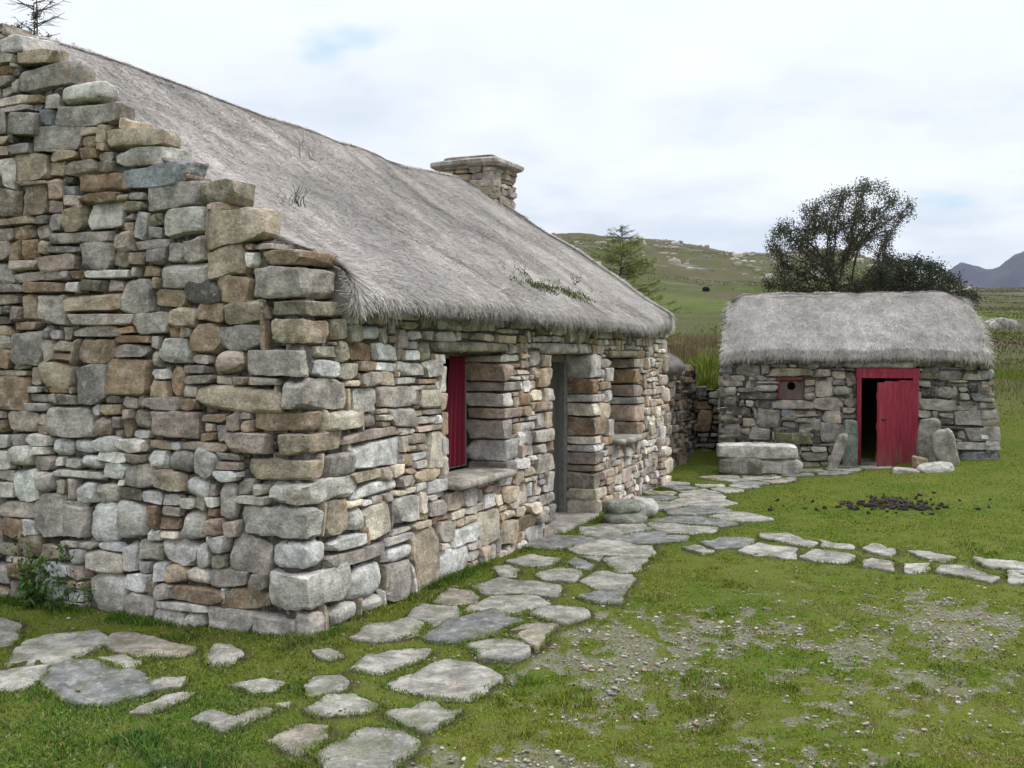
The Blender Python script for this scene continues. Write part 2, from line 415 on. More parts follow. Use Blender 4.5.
# ------------------------------------------------------------------ flagstones traced on the photograph, laid where they lie
FL = []
def P8(pts): return pts
fl = [
 ('large pale grey slab, biggest of those in the grass before the cottage corner', [(383,688),(445,660),(484,668),(504,680),(469,703),(426,697)], 'mid'),
 ('grey slab with a notched upper edge in the near grass', [(387,719),(410,714),(434,705),(445,714),(462,713),(449,725),(426,735),(406,730)], 'mid'),
 ('pale slab with a dark stain on its middle, cut by the bottom edge', [(314,756),(336,746),(359,736),(383,730),(420,744),(395,770),(365,790),(335,785)], 'mid'),
 ('brownish grey slab with pointed corners at the bottom, left of the stained slab', [(270,744),(301,728),(330,730),(316,750),(297,758)], 'tan'),
 ('oval mid grey slab in the near grass above the stained slab', [(305,713),(328,700),(352,699),(377,711),(359,718),(324,720)], 'mid'),
 ('small rounded grey slab left of the large pale slab', [(305,691),(316,680),(340,677),(351,685),(340,696),(316,700)], 'mid'),
 ('oval pale slab in the grass above the large pale slab', [(350,672),(367,658),(406,651),(430,653),(422,662),(379,676)], 'mid'),
 ('long oval slab with a small pebble on it, nearest the cottage corner', [(351,638),(375,625),(414,621),(425,625),(420,636),(379,643)], 'mid'),
 ('whitish slab with a wavy lower edge in front of the brownish thick one', [(467,647),(492,641),(523,644),(531,654),(519,661),(484,659)], 'pale'),
 ('thick brownish grey slab with its end raised beside the stony grass', [(498,637),(523,627),(558,629),(543,644),(537,652),(519,642)], 'tan'),
 ('broad dark blue-grey slab in the middle of the flagged walk', [(424,640),(445,625),(492,615),(523,624),(500,637),(453,646)], 'blue'),
 ('pale oblong slab on the right margin of the walk below the bluish one', [(527,617),(547,610),(586,611),(590,619),(566,628)], 'mid'),
 ('bluish slab with square right end on the right margin of the walk', [(577,598),(602,592),(626,592),(621,607),(594,604)], 'blue'),
 ('greyish slab joining the walk just behind the long oval one with the pebble', [(404,617),(422,605),(457,609),(463,617),(434,631),(425,622)], 'mid'),
 ('cream coloured slab close to the foot of the cottage wall', [(434,603),(449,592),(473,594),(477,605),(453,609)], 'tan'),
 ('wide pale slab in the walk behind the blue-grey one', [(463,613),(492,598),(535,598),(547,606),(520,617),(484,615)], 'mid'),
 ('long slab with rounded right end in the walk under the first window', [(473,588),(500,580),(531,583),(559,588),(555,598),(520,594),(484,596)], 'mid'),
 ('small grey slab with a grassy border between the walk and the wall end', [(535,576),(559,570),(582,574),(574,584),(543,582)], 'mid'),
 ('narrow slab lying by itself in the grass under the window wall', [(492,570),(508,567),(520,572),(516,578),(500,578)], 'mid'),
 ('flat grey slab under the wall just before the paving of the door', [(508,562),(531,555),(559,559),(551,568),(523,567)], 'mid'),
 ('small slate-blue slab at the near edge of the door paving', [(566,564),(574,559),(598,566),(586,574)], 'blue'),
 ('five-sided pale slab on the right margin of the walk above the bluish one', [(580,582),(602,572),(633,578),(629,588),(602,592)], 'mid'),
 ('large squarish slab at the near right corner of the door paving', [(603,560),(652,555),(641,572),(617,576)], 'mid'),
 ('narrow whitish slab at the near edge of the door paving', [(578,558),(603,557),(598,563)], 'pale'),
 ('long pale slab tapering to the left, at the foot of the gable wall', [(8,665),(20,644),(49,634),(98,631),(105,640),(82,656),(53,667),(25,669)], 'mid'),
 ('brown tinted long slab right under the foot of the gable wall', [(107,642),(119,633),(156,639),(193,648),(180,658),(139,660),(111,652)], 'tan'),
 ('large dark blue-grey slab in the left corner paving', [(39,683),(62,665),(96,664),(137,677),(164,688),(107,704),(78,704),(49,692)], 'blue'),
 ('pale slab cut by the left edge of the photo below the tapering one', [(-14,672),(25,671),(50,668),(37,683),(20,691),(-12,690)], 'mid'),
 ('light wedge-shaped slab between the dark blue-grey one and the grass', [(98,662),(123,659),(141,665),(131,675)], 'pale'),
 ('greyish slab half out of the photo at its left edge under the gable wall', [(-20,620),(0,620),(20,626),(16,643),(-5,648)], 'mid'),
 ('pale slab ringed by grass to the right of the brown tinted one', [(205,656),(217,644),(246,652),(230,666),(209,667)], 'mid'),
 ('narrow pinkish slab in the grass below the dark blue-grey one', [(131,712),(164,695),(195,693),(185,701),(152,713)], 'pink'),
 ('bow-tie shaped slab between the left paving and the stained slab', [(193,720),(213,712),(234,718),(263,710),(269,715),(246,726),(221,736),(209,726)], 'mid'),
 ('thin lens-shaped slab in the grass above the bow-tie shaped one', [(229,685),(263,682),(283,685),(275,693),(254,694)], 'mid'),
 ('thin grey slab between the dark blue-grey one and the lens-shaped one', [(148,683),(187,679),(180,687),(156,690)], 'mid'),
 ('small half-buried slab just below the cottage corner', [(312,654),(328,651),(345,658),(328,662)], 'mid'),
 ('tiny pale slab in the grass right of the bow-tie shaped one', [(275,708),(291,705),(289,712)], 'pale'),
]
fl_kerb = [
 ('back row', [(761,536),(784,535),(816,544),(813,551),(767,542)]), ('back row', [(820,543),(852,548),(854,552),(822,549)]),
 ('back row', [(863,552),(873,549),(896,554),(891,560),(870,556)]), ('back row', [(907,556),(922,556),(955,563),(950,567),(922,561)]),
 ('back row', [(975,564),(1000,567),(1032,572),(1034,578),(990,574),(979,570)]),
 ('front row', [(738,552),(760,546),(797,551),(794,560),(756,557)]), ('front row', [(802,558),(816,553),(854,558),(850,566),(813,563)]),
 ('front row', [(861,563),(873,561),(896,565),(893,573),(863,569)]), ('front row', [(904,567),(930,567),(925,577),(905,574)]),
 ('front row', [(939,571),(962,571),(996,583),(991,588),(939,577)]), ('front row', [(1008,578),(1034,579),(1044,590),(1010,589)]),
 ('start', [(683,549),(696,547),(715,551),(703,555)]), ('start', [(699,544),(724,540),(754,541),(749,547),(715,550)]),
]
ordn = ['first', 'second', 'third', 'fourth', 'fifth', 'sixth']
cnt = {}
for row, pts in fl_kerb:
    k = cnt.get(row, 0); cnt[row] = k+1
    if row == 'start':
        lab = ['small slab where the lawn edging leaves the door paving', 'bluish slab where the lawn edging leaves the door paving'][k]
    else: lab = f'{ordn[k]} slab from the door paving in the {"rear" if row=="back row" else "front"} row of the lawn edging'
    fl.append((lab, pts, 'pale' if row != 'start' or k == 0 else 'blue'))
def smooth_poly(p, n=44, amp=.02, seed=0, grow=1.06):
    p = np.asarray(p, float); L = np.linalg.norm(np.roll(p, -1, 0)-p, axis=1); cum = np.r_[0, L.cumsum()]
    u = np.arange(n)/n*cum[-1]; pc = np.r_[p, p[:1]]
    q = np.stack([np.interp(u, cum, pc[:, 0]), np.interp(u, cum, pc[:, 1])], 1)
    q = q*.5+.25*(np.roll(q, 1, 0)+np.roll(q, -1, 0)); q = q.mean(0)+(q-q.mean(0))*1.045
    c = q.mean(0); d = q-c; sz = math.sqrt(abs(L.sum())/8)
    nz = (fbm(q[:, 0]*9+seed, q[:, 1]*9, 3, seed+1)-.5)*amp*2*sz*3.0
    return q+d/np.linalg.norm(d, axis=1)[:, None]*nz[:, None]
def slab_mesh(mb, q, zt, thick, col, seed, tilt=(0, 0), flat=False):
    n = len(q); c = q.mean(0); V = []; rings = [(1.0, -thick), (1.012, -.009), (1.0, -.003), (.98, 0), (.8, .0), (.55, .0), (.28, .0)]
    for k, (s, dz) in enumerate(rings):
        p = c+(q-c)*s; z = zt(p[:, 0], p[:, 1])+dz+((p-c)@np.array(tilt))
        if k > 0: z = z+(fbm(p[:, 0]*6+seed, p[:, 1]*6, 3, 41)-.5)*.028+(fbm(p[:, 0]*25+seed, p[:, 1]*25, 2, 42)-.5)*.006
        V.append(np.c_[p, z])
    p = c[None]; V.append(np.c_[p, zt(p[:, 0], p[:, 1])+(fbm(p[:, 0]*6+seed, p[:, 1]*6, 3, 41)-.5)*.028])
    f = np.array([(k*n+i, k*n+(i+1) % n, (k+1)*n+(i+1) % n, (k+1)*n+i) for k in range(len(rings)-1) for i in range(n)])
    m = len(rings)-1; t = np.array([(m*n+i, m*n+(i+1) % n, m*n+n) for i in range(n)])
    mb.add(np.concatenate(V), [f, t], col, rng.random(3)*40)
slabpolys = []
SLC = {'mid': (.30, .28, .245), 'pale': (.325, .305, .27), 'blue': (.19, .19, .183), 'tan': (.29, .25, .20), 'pink': (.27, .24, .22)}
for i, (lab, pts, cn) in enumerate(fl):
    w = np.array([gpt(x, y, .02) for x, y in pts]); q = smooth_poly(w, 56, .030, i*7, 1.18 if 7 <= i <= 30 else 1.09)
    mb = MB(); c = q.mean(0)
    slab_mesh(mb, q, lambda x, y: ground_z(x, y)*.5+ground_z(c[0], c[1])*.5+.011+.005*rng.random(), .09, np.array(SLC[cn])*rng.uniform(.8, 1.12), i*3.1,
              (0, .012) if 'thick' not in lab else (.05, -.04))
    o = mb.build('flagstone', M['slab'], None, True, (c[0], c[1], float(ground_z(c[0], c[1]))))
    tag(o, lab, 'flagstone', 'separate flagstones laid in the grass'); slabpolys.append(q)
# continuous paving from the cottage door to the outhouse: polygon cells
reg = np.array([gpt(*p) for p in [(470,590),(500,560),(545,540),(590,525),(645,518),(652,496),(690,481),(722,478),(760,476),(858,470),(925,470),(925,475),(850,480),(790,484),(752,490),(738,505),(742,530),(700,541),(668,549),(655,554),(602,558),(560,560),(520,568)]])
def inpoly(x, y, poly):
    x = np.asarray(x); y = np.asarray(y); r = np.zeros(x.shape, bool); n = len(poly)
    for i in range(n):
        x1, y1 = poly[i]; x2, y2 = poly[(i+1) % n]
        if y1 == y2: continue
        c = ((y1 > y) != (y2 > y)) & (x < (x2-x1)*(y-y1)/(y2-y1)+x1); r ^= c
    return r
def clip(poly, p, n):
    out = []; m = len(poly)
    for i in range(m):
        a = poly[i]; b = poly[(i+1) % m]; da = (a-p)@n; db = (b-p)@n
        if da <= 0: out.append(a)
        if (da <= 0) != (db <= 0): out.append(a+(b-a)*da/(da-db))
    return np.array(out)
lo, hi = reg.min(0), reg.max(0); rg = np.random.default_rng(5)
sd_ = []
for _ in range(6000):
    p = rg.uniform(lo-.3, hi+.3); far = p[1] > 11.8
    md = (.36 if far else .50)*rg.uniform(.75, 1.25)
    if all(math.hypot((p[0]-q[0])*.75, (p[1]-q[1])*1.15) > md for q in sd_): sd_.append(p)
sd_ = np.array(sd_); pm = MB(); npav = 0
for i, p in enumerate(sd_):
    if not inpoly(np.array([p[0]]), np.array([p[1]]), reg)[0]: continue
    poly = p+np.array([(-1, -1), (1, -1), (1, 1), (-1, 1)])*1.0
    for j, q in enumerate(sd_):
        if j != i and np.linalg.norm(q-p) < 2:
            n = (q-p); n /= np.linalg.norm(n); poly = clip(poly, (p+q)/2-n*(.008 if p[1] < 11.5 else .03), n)
            if len(poly) < 3: break
    if len(poly) < 3: continue
    cc = poly.mean(0)
    if p[1] > 11.5 and rg.random() < .10: continue
    if any(inpoly(np.array([cc[0]]), np.array([cc[1]]), s)[0] for s in slabpolys): continue
    q = smooth_poly(poly, 40, .018, i)
    slab_mesh(pm, q, lambda x, y: ground_z(x, y)*.5+ground_z(cc[0], cc[1])*.5+.014, .08, np.array(SLC[rg.choice(['mid', 'mid', 'tan', 'pale', 'blue'])])*rg.uniform(.85, 1.1), i*1.7, tuple(rg.normal(0, .008, 2)))
    slabpolys.append(q)
o = pm.build('path', M['slab']); tag(o, kind='structure')

# raster mask of everything laid on the ground (1.5 cm cells)
GX0, GY0, GD = -5., 2., .015; GW, GH = 900, 960
mask = np.zeros((GH, GW), bool)
for q in slabpolys:
    a = np.floor((q.min(0)-[GX0, GY0])/GD).astype(int); b = np.ceil((q.max(0)-[GX0, GY0])/GD).astype(int)
    a = np.clip(a, 0, [GW-1, GH-1]); b = np.clip(b, 0, [GW-1, GH-1])
    if (b <= a).any(): continue
    xx, yy = np.meshgrid(np.arange(a[0], b[0]), np.arange(a[1], b[1]))
    mask[a[1]:b[1], a[0]:b[0]] |= inpoly(xx*GD+GX0, yy*GD+GY0, q)
def onslab(x, y):
    i = ((x-GX0)/GD).astype(int); j = ((y-GY0)/GD).astype(int); ok = (i >= 0) & (i < GW) & (j >= 0) & (j < GH)
    return ok & mask[np.clip(j, 0, GH-1), np.clip(i, 0, GW-1)]

msoil_shade = mask.astype(float)  # blurred slab mask: bare soil plus painted contact shade along slab edges
for _ in range(2):
    for ax_ in (0, 1):
        c_ = np.cumsum(np.pad(msoil_shade, [(4, 3), (0, 0)] if ax_ == 0 else [(0, 0), (4, 3)]), axis=ax_); msoil_shade = ((c_[7:] - c_[:-7]) if ax_ == 0 else (c_[:, 7:]-c_[:, :-7]))/7; msoil_shade = np.pad(msoil_shade, [(0, GH-msoil_shade.shape[0]), (0, GW-msoil_shade.shape[1])], 'edge')
def soil_shade(x, y):
    i = ((x-GX0)/GD).astype(int); j = ((y-GY0)/GD).astype(int); ok = (i >= 0) & (i < GW) & (j >= 0) & (j < GH)
    return ok*msoil_shade[np.clip(j, 0, GH-1), np.clip(i, 0, GW-1)]
# ------------------------------------------------------------------ the cottage
TH = math.atan(462/F)
U = np.array([math.sin(TH), math.cos(TH)]); Vv = np.array([-U[1], U[0]])
P0 = np.array([*gpt(308, 643), 0.]); LEN = 7.95; HW = 2.61; WID = 2*HW; BT = .035
U3 = np.array([*U, 0.]); V3 = np.array([*Vv, 0.])
def t_of(px): k = (px-512)/F; return (P0[0]-k*P0[1])/(-Vv[0]+k*Vv[1])
def s_of(px, t=0.):
    k = (px-512)/F; x0 = P0[0]+t*Vv[0]; y0 = P0[1]+t*Vv[1]; return (k*y0-x0)/(U[0]-k*U[1])
def house(s, t, z): return P0+np.multiply.outer(np.asarray(s, float), U3)+np.multiply.outer(np.asarray(t, float), V3)+np.multiply.outer(np.asarray(z, float), [0, 0, 1.])
def zy(y, Y): return EYE-(y-355)/F*Y
class HFrame(Frame):
    def pos(s, P):
        P = P.copy(); a, z = P[..., 0], P[..., 2]
        P[..., 0] = a+s.b*z*np.clip(1-a/1.4, 0, 1)
        return super().pos(P)
gab = HFrame(P0, V3, -U3, BT); fro = HFrame(P0, U3, -V3, BT)
cottage = empty('thatched_cottage', P0+[0, 0, 0], 'long stone cottage with grey thatched roof, stone chimney and a red curtain in its window', 'cottage')
def gtop(t): t = t if t < HW else WID-t; return 2.13+.68*t
G_ST = [(207,349,243,375,'pink',2.5),(192,386,274,412,'tan',8),(97,357,141,396,'brown',6),(67,365,100,404,'grey',7),(39,406,86,436,'mid',5),(144,411,197,441,'pink',5),
(200,242,243,278,'tan',4.5),(149,262,200,288,'mid',6),(178,280,214,305,'dark',5),(214,275,250,302,'brown',7),(113,277,143,312,'mid',6),(143,288,178,308,'brown',8),(123,310,158,334,'mid',7),
(158,307,192,327,'tan',5),(192,298,221,323,'brown',5),(221,301,262,323,'tan',6),(186,324,215,354,'brown',8),(215,324,262,348,'grey',6),(152,338,186,363,'pale',4),(2,330,33,362,'grey',8),
(69,337,107,362,'brown',8),(30,362,64,387,'tan',7),(26,293,56,326,'mid',5),(69,242,102,269,'grey',5),(225,434,271,455,'pink',4),(134,178,192,207,'grey',7),(192,176,231,200,'olive',7),
(113,162,176,184,'blue',6),(74,202,111,227,'pale',6),(155,207,200,235,'pale',5),(204,207,262,242,'tan',7),(63,172,112,191,'rust',8),(2,151,37,178,'tan',7),(19,123,70,149,'grey',6),
(42,102,104,125,'grey',6),(96,125,148,146,'tan',6),(103,146,155,164,'pale',5),(46,77,88,101,'pale',3.4),(9,63,64,88,'grey',6),(2,46,40,62,'tan',6),(2,110,31,136,'grey',5),
(193,452,213,479,'pale',4),(161,452,193,473,'grey',3.2),(140,450,161,472,'white',3),(120,464,148,489,'mid',5),(148,473,177,492,'tan',4),(178,478,206,497,'white',2.7),(79,504,111,543,'white',3.6),
(111,504,144,540,'pale',3.2),(28,494,57,541,'mid',5),(57,509,79,542,'mid',6),(178,511,204,543,'pale',3.4),(225,540,266,575,'mid',5),(207,570,246,589,'mid',5),(221,591,266,613,'brown',7),
(202,608,250,637,'mid',6),(251,617,289,642,'mid',4),(82,575,122,617,'pale',3),(122,596,155,624,'mid',5),(171,588,220,605,'brown',6),(0,582,37,608,'grey',6),(120,575,146,594,'white',7),
(35,547,67,563,'tan',6),(2,446,26,468,'pale',3.4),(42,439,62,457,'white',3),(62,440,84,455,'white',3),(84,438,112,452,'white',4),(74,456,94,470,'white',3),(94,464,119,480,'white',4),(47,470,93,481,'pale',6),(69,483,90,503,'white',4)]
F_ST = [(366,325,389,340,'white',3),(352,342,381,361,'rust',6),(382,344,407,361,'white',4),(318,359,341,377,'white',4),(342,363,363,380,'cream',4),(408,362,433,376,'pale',6),(434,361,450,378,'pale',6),
(355,387,385,411,'pale',5),(385,386,421,407,'mid',5),(427,390,450,409,'cream',5),(329,411,366,431,'cream',6),(368,412,386,428,'grey',2.3),(397,407,425,428,'mid',4),(348,430,406,440,'pink',6),
(354,441,408,469,'white',5),(325,455,355,478,'grey',6),(350,471,385,482,'tan',8),(361,482,405,495,'white',5),(398,495,424,526,'pale',6),(434,431,453,466,'cream',6),(326,500,350,536,'tan',6),
(366,505,396,539,'cream',6),(350,508,366,532,'pale',3.2),(331,537,364,550,'white',8),(330,550,385,565,'mid',8),(353,566,384,597,'white',2.8),(385,546,413,562,'white',3),(386,563,412,601,'mid',5),
(414,528,440,597,'tan',5),(361,597,383,614,'pale',3),(330,606,360,628,'pale',3.4),(441,547,470,577,'white',3.2),(482,510,503,544,'cream',7),(503,520,519,547,'tan',6),(528,526,547,547,'pale',5),(454,527,482,545,'white',4)]
QN = [(290,616,325,644,'mid',3.4),(267,572,352,614,'pale',7),(266,543,330,573,'white',3),(237,509,323,541,'pale',5),(266,482,362,508,'pale',5),(239,459,322,482,'tan',6),(272,434,350,457,'tan',7),
(252,412,327,433,'brown',7),(277,378,350,411,'mid',7),(244,350,314,377,'mid',7),(265,319,338,345,'tan',7),(265,299,345,316,'olive',6),(243,265,318,297,'mid',6),(256,247,315,263,'brown',7)]
CQ = {'mid': 'mid'}
gobs = []; fobs = []; grect = []; frect = []; gsty = []; fsty = []; gcol = []; fcol = []
for x0, y0, x1, y1, cn, e in G_ST:
    t1, t0 = t_of(x0), t_of(x1); Y = P0[1]+(t0+t1)/2*Vv[1]; r = (t0, t1, max(zy(y1, Y), 0), zy(y0, Y)); grect.append(r); gsty.append(e); gcol.append(PAL[cn])
for x0, y0, x1, y1, cn, e in F_ST:
    s0, s1 = s_of(x0), s_of(x1); Y = P0[1]+(s0+s1)/2*U[1]; r = (s0, s1, max(zy(y1, Y), 0), zy(y0, Y)); frect.append(r); fsty.append(e); fcol.append(PAL[cn])
qdat = []
for x0, y0, x1, y1, cn, e in QN:
    t1, s1 = t_of(x0), max(s_of(x1), .12); z0, z1 = max(zy(y1, 5.97), -.02), zy(y0, 5.97)
    s1 = max(s1, .46) if z0 > 1.80 else s1; qdat.append((t1, s1, z0, z1, cn, e)); gobs.append((-1, t1, z0, z1)); fobs.append((-1, s1, z0, z1))
def rock3(mb, ctr, half, ax, e, col, seed, rough=.012, res=(9, 7, 7), chips=7, warp=.12, chipmin=.76):
    rg = np.random.default_rng(seed)
    P, Fq = rocks(np.array([half]), e, res, True, chips, warp, rough, chipmin, rg)
    W = np.asarray(ctr)+P[0]@np.asarray(ax)
    mb.add(W, [Fq], col, rg.uniform(0, 40, 3))
HAX = np.array([U3, V3, [0, 0, 1.]])
mq = MB()
for i, (t1, s1, z0, z1, cn, e) in enumerate(qdat):
    zc = (z0+z1)/2; g = .008; sh = BT*zc
    j = np.random.default_rng(i+50).normal(0, .010, 2)
    c = house(s1/2+sh*.5+j[0], t1/2+sh*.5+j[1], zc)
    rock3(mq, c, (s1/2-g+sh*-.5+.012, t1/2-g-sh*.5+.012, (z1-z0)/2-g*.4), HAX, e if e < 3.9 else e*3.5, np.array(PAL[cn])*np.random.default_rng(i).uniform(.9, 1.1), i+3, res=(14, 14, 8), warp=.11, chips=12, chipmin=.74)
def gsize(t, z):
    k = 1.0 if z > .9 else 1.05
    return (.168*k, .094*k)
def fsize(s, z):
    k = 1.15 if z < .35 else 1.
    f = np.interp(s, [0, 2, 4, 8], [1.05, 1., .82, .8]); return (.185*k*f, .092*k*f)
palG = dict(grey=3.4, mid=3, pale=1.2, tan=3.6, brown=2.2, olive=1.6, rust=.3, dark=.6, white=.3, pink=1.1, blue=.2)
palF = dict(mid=2.8, pale=3.4, white=1.3, tan=2.2, pink=1.4, grey=1.6, cream=2.4, brown=.8, rust=.25, olive=.6)
def gcolf(c, cols, rg):      # rounder paler field stones in the lower part of the gable
    low = (c[:, 1] < 1.15) & (rg.random(len(c)) < .55)
    cols = cols*.93; cols[low] = pick(dict(white=2, pale=3, mid=2), int(low.sum()), rg); return cols  # gable colours also lowered, painting its side turned from the light
def fcolf(c, cols, rg):      # lichen green just under the eave
    up = (c[:, 1] > 1.62) & (rg.random(len(c)) < .6)
    cols = cols*1.1; cols[up] = cols[up]*.5+np.array(PAL['moss'])*.6; return cols  # wall colours also raised, painting its side facing the light
def place_walls():
    mg = mq
    def lay_t(mb, fr, rc, st, cl, seed):
        rc = np.array(rc); cl = np.array(cl)
        lay(mb, fr, rc, dict(mid=1), .10, .004, .004, (10, 5, 9), seed, .0, np.array(st, float), lambda c, k, rg: cl*rg.uniform(.92, 1.1, (len(cl), 1)), .010)
    lay_t(mg, gab, grect, gsty, gcol, 5)
    ob = gobs+[tuple(r) for r in grect]
    rc = pack(0, WID, gtop, gsize, ob, 0, 4, hmin=.06)
    up = np.array([r[3] > gtop((r[0]+r[1])/2)-.10 for r in rc])
    lay(mg, gab, rc[~up], palG, seed=8, wz=.0, colf=gcolf)
    lay(mg, gab, rc[up], palG, seed=9, wz=.0, depth=.13, res=(8, 6, 7))
    # recessed hearting seen in the joints
    lay(mg, gab, pack(0.03, WID, lambda t: gtop(t)-.06, lambda a, z: (.11, .06), (), 0, 14, .02, .035), dict(dark=1), .05, -.065, .0, (3, 2, 3), 12, .0, jit=.01)
    mc = MB()
    # core of the gable: pentagonal prism, 0.34 m thick
    pent = [(.10, 0), (WID-.1, 0), (WID-.1, gtop(.1)-.09), (HW, gtop(HW)-.09), (.10+BT*2, gtop(.1)-.09)]
    V = np.array([house(s+BT*z, t, z) for s in (.085, .42) for t, z in pent])
    mc.add(V, [[(0, 1, 2, 3), (5, 8, 7, 6)], [(0, 3, 4), (5, 9, 8)], [(0, 4, 9, 5), (1, 6, 7, 2), (2, 7, 8, 3), (3, 8, 9, 4)]], (.06, .05, .04))
    g = mg.build('gable_wall', M['stone'], cottage); mc.build('wall_core', M['core'], g, False)
    # front wall
    mf = MB(); lay_t(mf, fro, frect, fsty, fcol, 6)
    # jamb stones wrapping into the reveals
    jobs = []
    for k, (s, sgn, z0, z1) in enumerate([(W1[1], 1, .66, 1.66), (W1[0], -1, .66, 1.66), (DR[1], 1, 0, 1.66), (DR[0], -1, 0, 1.66), (W2[1], 1, .70, 1.61), (W2[0], -1, .70, 1.61)]):
        z = z0; i = 0; rg = np.random.default_rng(k+70)
        while z < z1-.02:
            h = min(rg.uniform(.07, .2), z1-z); h = z1-z if z1-z-h < .06 else h
            w = (.34 if (i+k) % 2 else .2)*rg.uniform(.8, 1.2)
            if s_over := [r for r in frect if (r[0]+r[1])/2 < s and sgn < 0 and r[1] > s-w and r[2] < z+h and r[3] > z and s < 2]: w = .1
            a0, a1 = (s, s+w) if sgn > 0 else (s-w, s)
            # the reveal is mostly one long stone, sometimes two
            segs = [(0., .37)]
            for (d0, d1) in segs:
                j = rg.normal(0, .008, 2); zc = z+h/2
                front = d0 == 0
                cl = pick(dict(palF, brown=2.2, rust=1., dark=.5) if k == 2 else palF, 1, rg)[0]
                rock3(mf, house((a0+a1)/2+j[0], (d0+d1)/2+BT*zc*(1 if front else .8)+j[1], zc), ((a1-a0)/2-.003, (d1-d0)/2-.004, h/2-.005), HAX, rg.uniform(14, 40), cl, k*99+i, res=(7, 8, 6), warp=.13, chips=8, chipmin=.78)
            jobs.append((min(a0, a1)+.0, max(a0, a1), z, z+h)); z += h; i += 1
    ops = [(W1[0], W1[1], .70, 1.67), (DR[0], DR[1], -.1, 1.66), (W2[0], W2[1], .74, 1.62)]
    lint = [(W1[0]-.18, W1[1]+.12, 1.67, 1.75), (DR[0]-.2, DR[1]+.02, 1.66, 1.76), (W2[0]-.12, W2[1]+.12, 1.62, 1.70)]
    sills = [(W1[0]-.0, W1[1]+.06, .66, .72), (W2[0]-.05, W2[1]+.05, .70, .75)]
    ob = fobs+[tuple(r) for r in frect]+jobs+ops+lint+sills+[(LEN-.28, 99, 0, 9)]
    rc = pack(0, LEN, lambda s: 1.93, fsize, ob, 0, 31)
    lay(mf, fro, rc, palF, seed=33, wz=.0, colf=fcolf, res=(7, 4, 6))
    lay(mf, fro, pack(0.03, LEN-.1, lambda t: 1.9, lambda a, z: (.11, .055), [(a-.13, b+.13, c, d) for a, b, c, d in ops], 0, 34, .02, .035), dict(dark=1), .05, -.06, .0, (3, 2, 3), 35, .0, jit=.01)
    # far quoins, rising into a low kneeler past the thatch
    z = 0; i = 0; rg = np.random.default_rng(91)
    while z < 2.0:
        h = min(rg.uniform(.1, .24), 2.04-z); a, b = (.34, .5) if i % 2 else (.5, .3)
        if z > 1.8: a = .22
        rock3(mf, house(LEN-a/2-BT*z*.6, b/2+BT*z, z+h/2), (a/2-.004, b/2, h/2-.005), HAX, rg.uniform(5, 9), pick(palF, 1, rg)[0], 900+i, res=(6, 6, 5)); z += h; i += 1
    f = mf.build('front_wall', M['stone'], cottage)
    mc = MB()
    def cb(s0, s1, z0, z1, t0=.10, t1=.5): mc.box(house((s0+s1)/2, (t0+t1)/2, (z0+z1)/2), ((s1-s0)/2, (t1-t0)/2, (z1-z0)/2), (.06, .05, .04), HAX)
    cb(.43, W1[0]-.05, -.1, 1.9); cb(W1[0]-.048, W1[1]+.05, -.1, .655); cb(W1[0]-.048, W1[1]+.05, 1.68, 1.9)
    cb(W1[1]+.052, DR[0]-.05, -.1, 1.9); cb(DR[0]-.048, DR[1]+.05, 1.68, 1.9); cb(DR[1]+.052, W2[0]-.05, -.1, 1.9)
    cb(W2[0]-.048, W2[1]+.05, -.1, .69); cb(W2[0]-.048, W2[1]+.05, 1.64, 1.9); cb(W2[1]+.052, LEN-.12, -.1, 1.9)
    mc.build('wall_core', M['core'], f, False)
    # lintels and sills
    for k, (a0, a1, z0, z1) in enumerate(lint):
        m = MB(); rock3(m, house((a0+a1)/2, .2+BT*z0-.012, (z0+z1)/2), ((a1-a0)/2, .21, (z1-z0)/2), HAX, 9, PAL['olive'] if k != 1 else PAL['mid'], 300+k, res=(16, 8, 4), warp=.05, chips=3, chipmin=.9)
        m.build('lintel', M['mossy'], cottage)
    # rear wall and far gable: rubble too, coarser
    mr = MB(); rear = Frame(house(0, WID, 0), U3, V3, BT)
    lay(mr, rear, pack(0, LEN, lambda s: 1.95, lambda a, z: (.26, .13), (), 0, 40), palG, res=(4, 2, 4), seed=41)
    mr.box(house(LEN/2, WID-.3, .92), (LEN/2-.45, .2, 1.02), (.06, .05, .04), HAX); mr.build('rear_wall', M['stone'], cottage)
    mr = MB(); farg = Frame(house(LEN, 0, 0), V3, U3, BT)
    lay(mr, farg, pack(0.42, WID-.1, lambda t: gtop(t)-.1, lambda a, z: (.26, .13), (), 0, 42), palG, res=(4, 2, 4), seed=43)
    V = np.array([house(LEN-s-BT*z, t, z) for s in (.09, .42) for t, z in [(a, b-.1 if b > 1 else b) for a, b in pent]])
    mr.add(V, [[(0, 1, 2, 3), (5, 8, 7, 6)], [(0, 3, 4), (5, 9, 8)], [(0, 4, 9, 5), (1, 6, 7, 2), (2, 7, 8, 3), (3, 8, 9, 4)]], (.06, .05, .04))
    mr.build('gable_wall', M['stone'], cottage)
W1 = (s_of(454), s_of(510)); DR = (s_of(558), s_of(597.5)); W2 = (s_of(616.5), s_of(640))
place_walls()
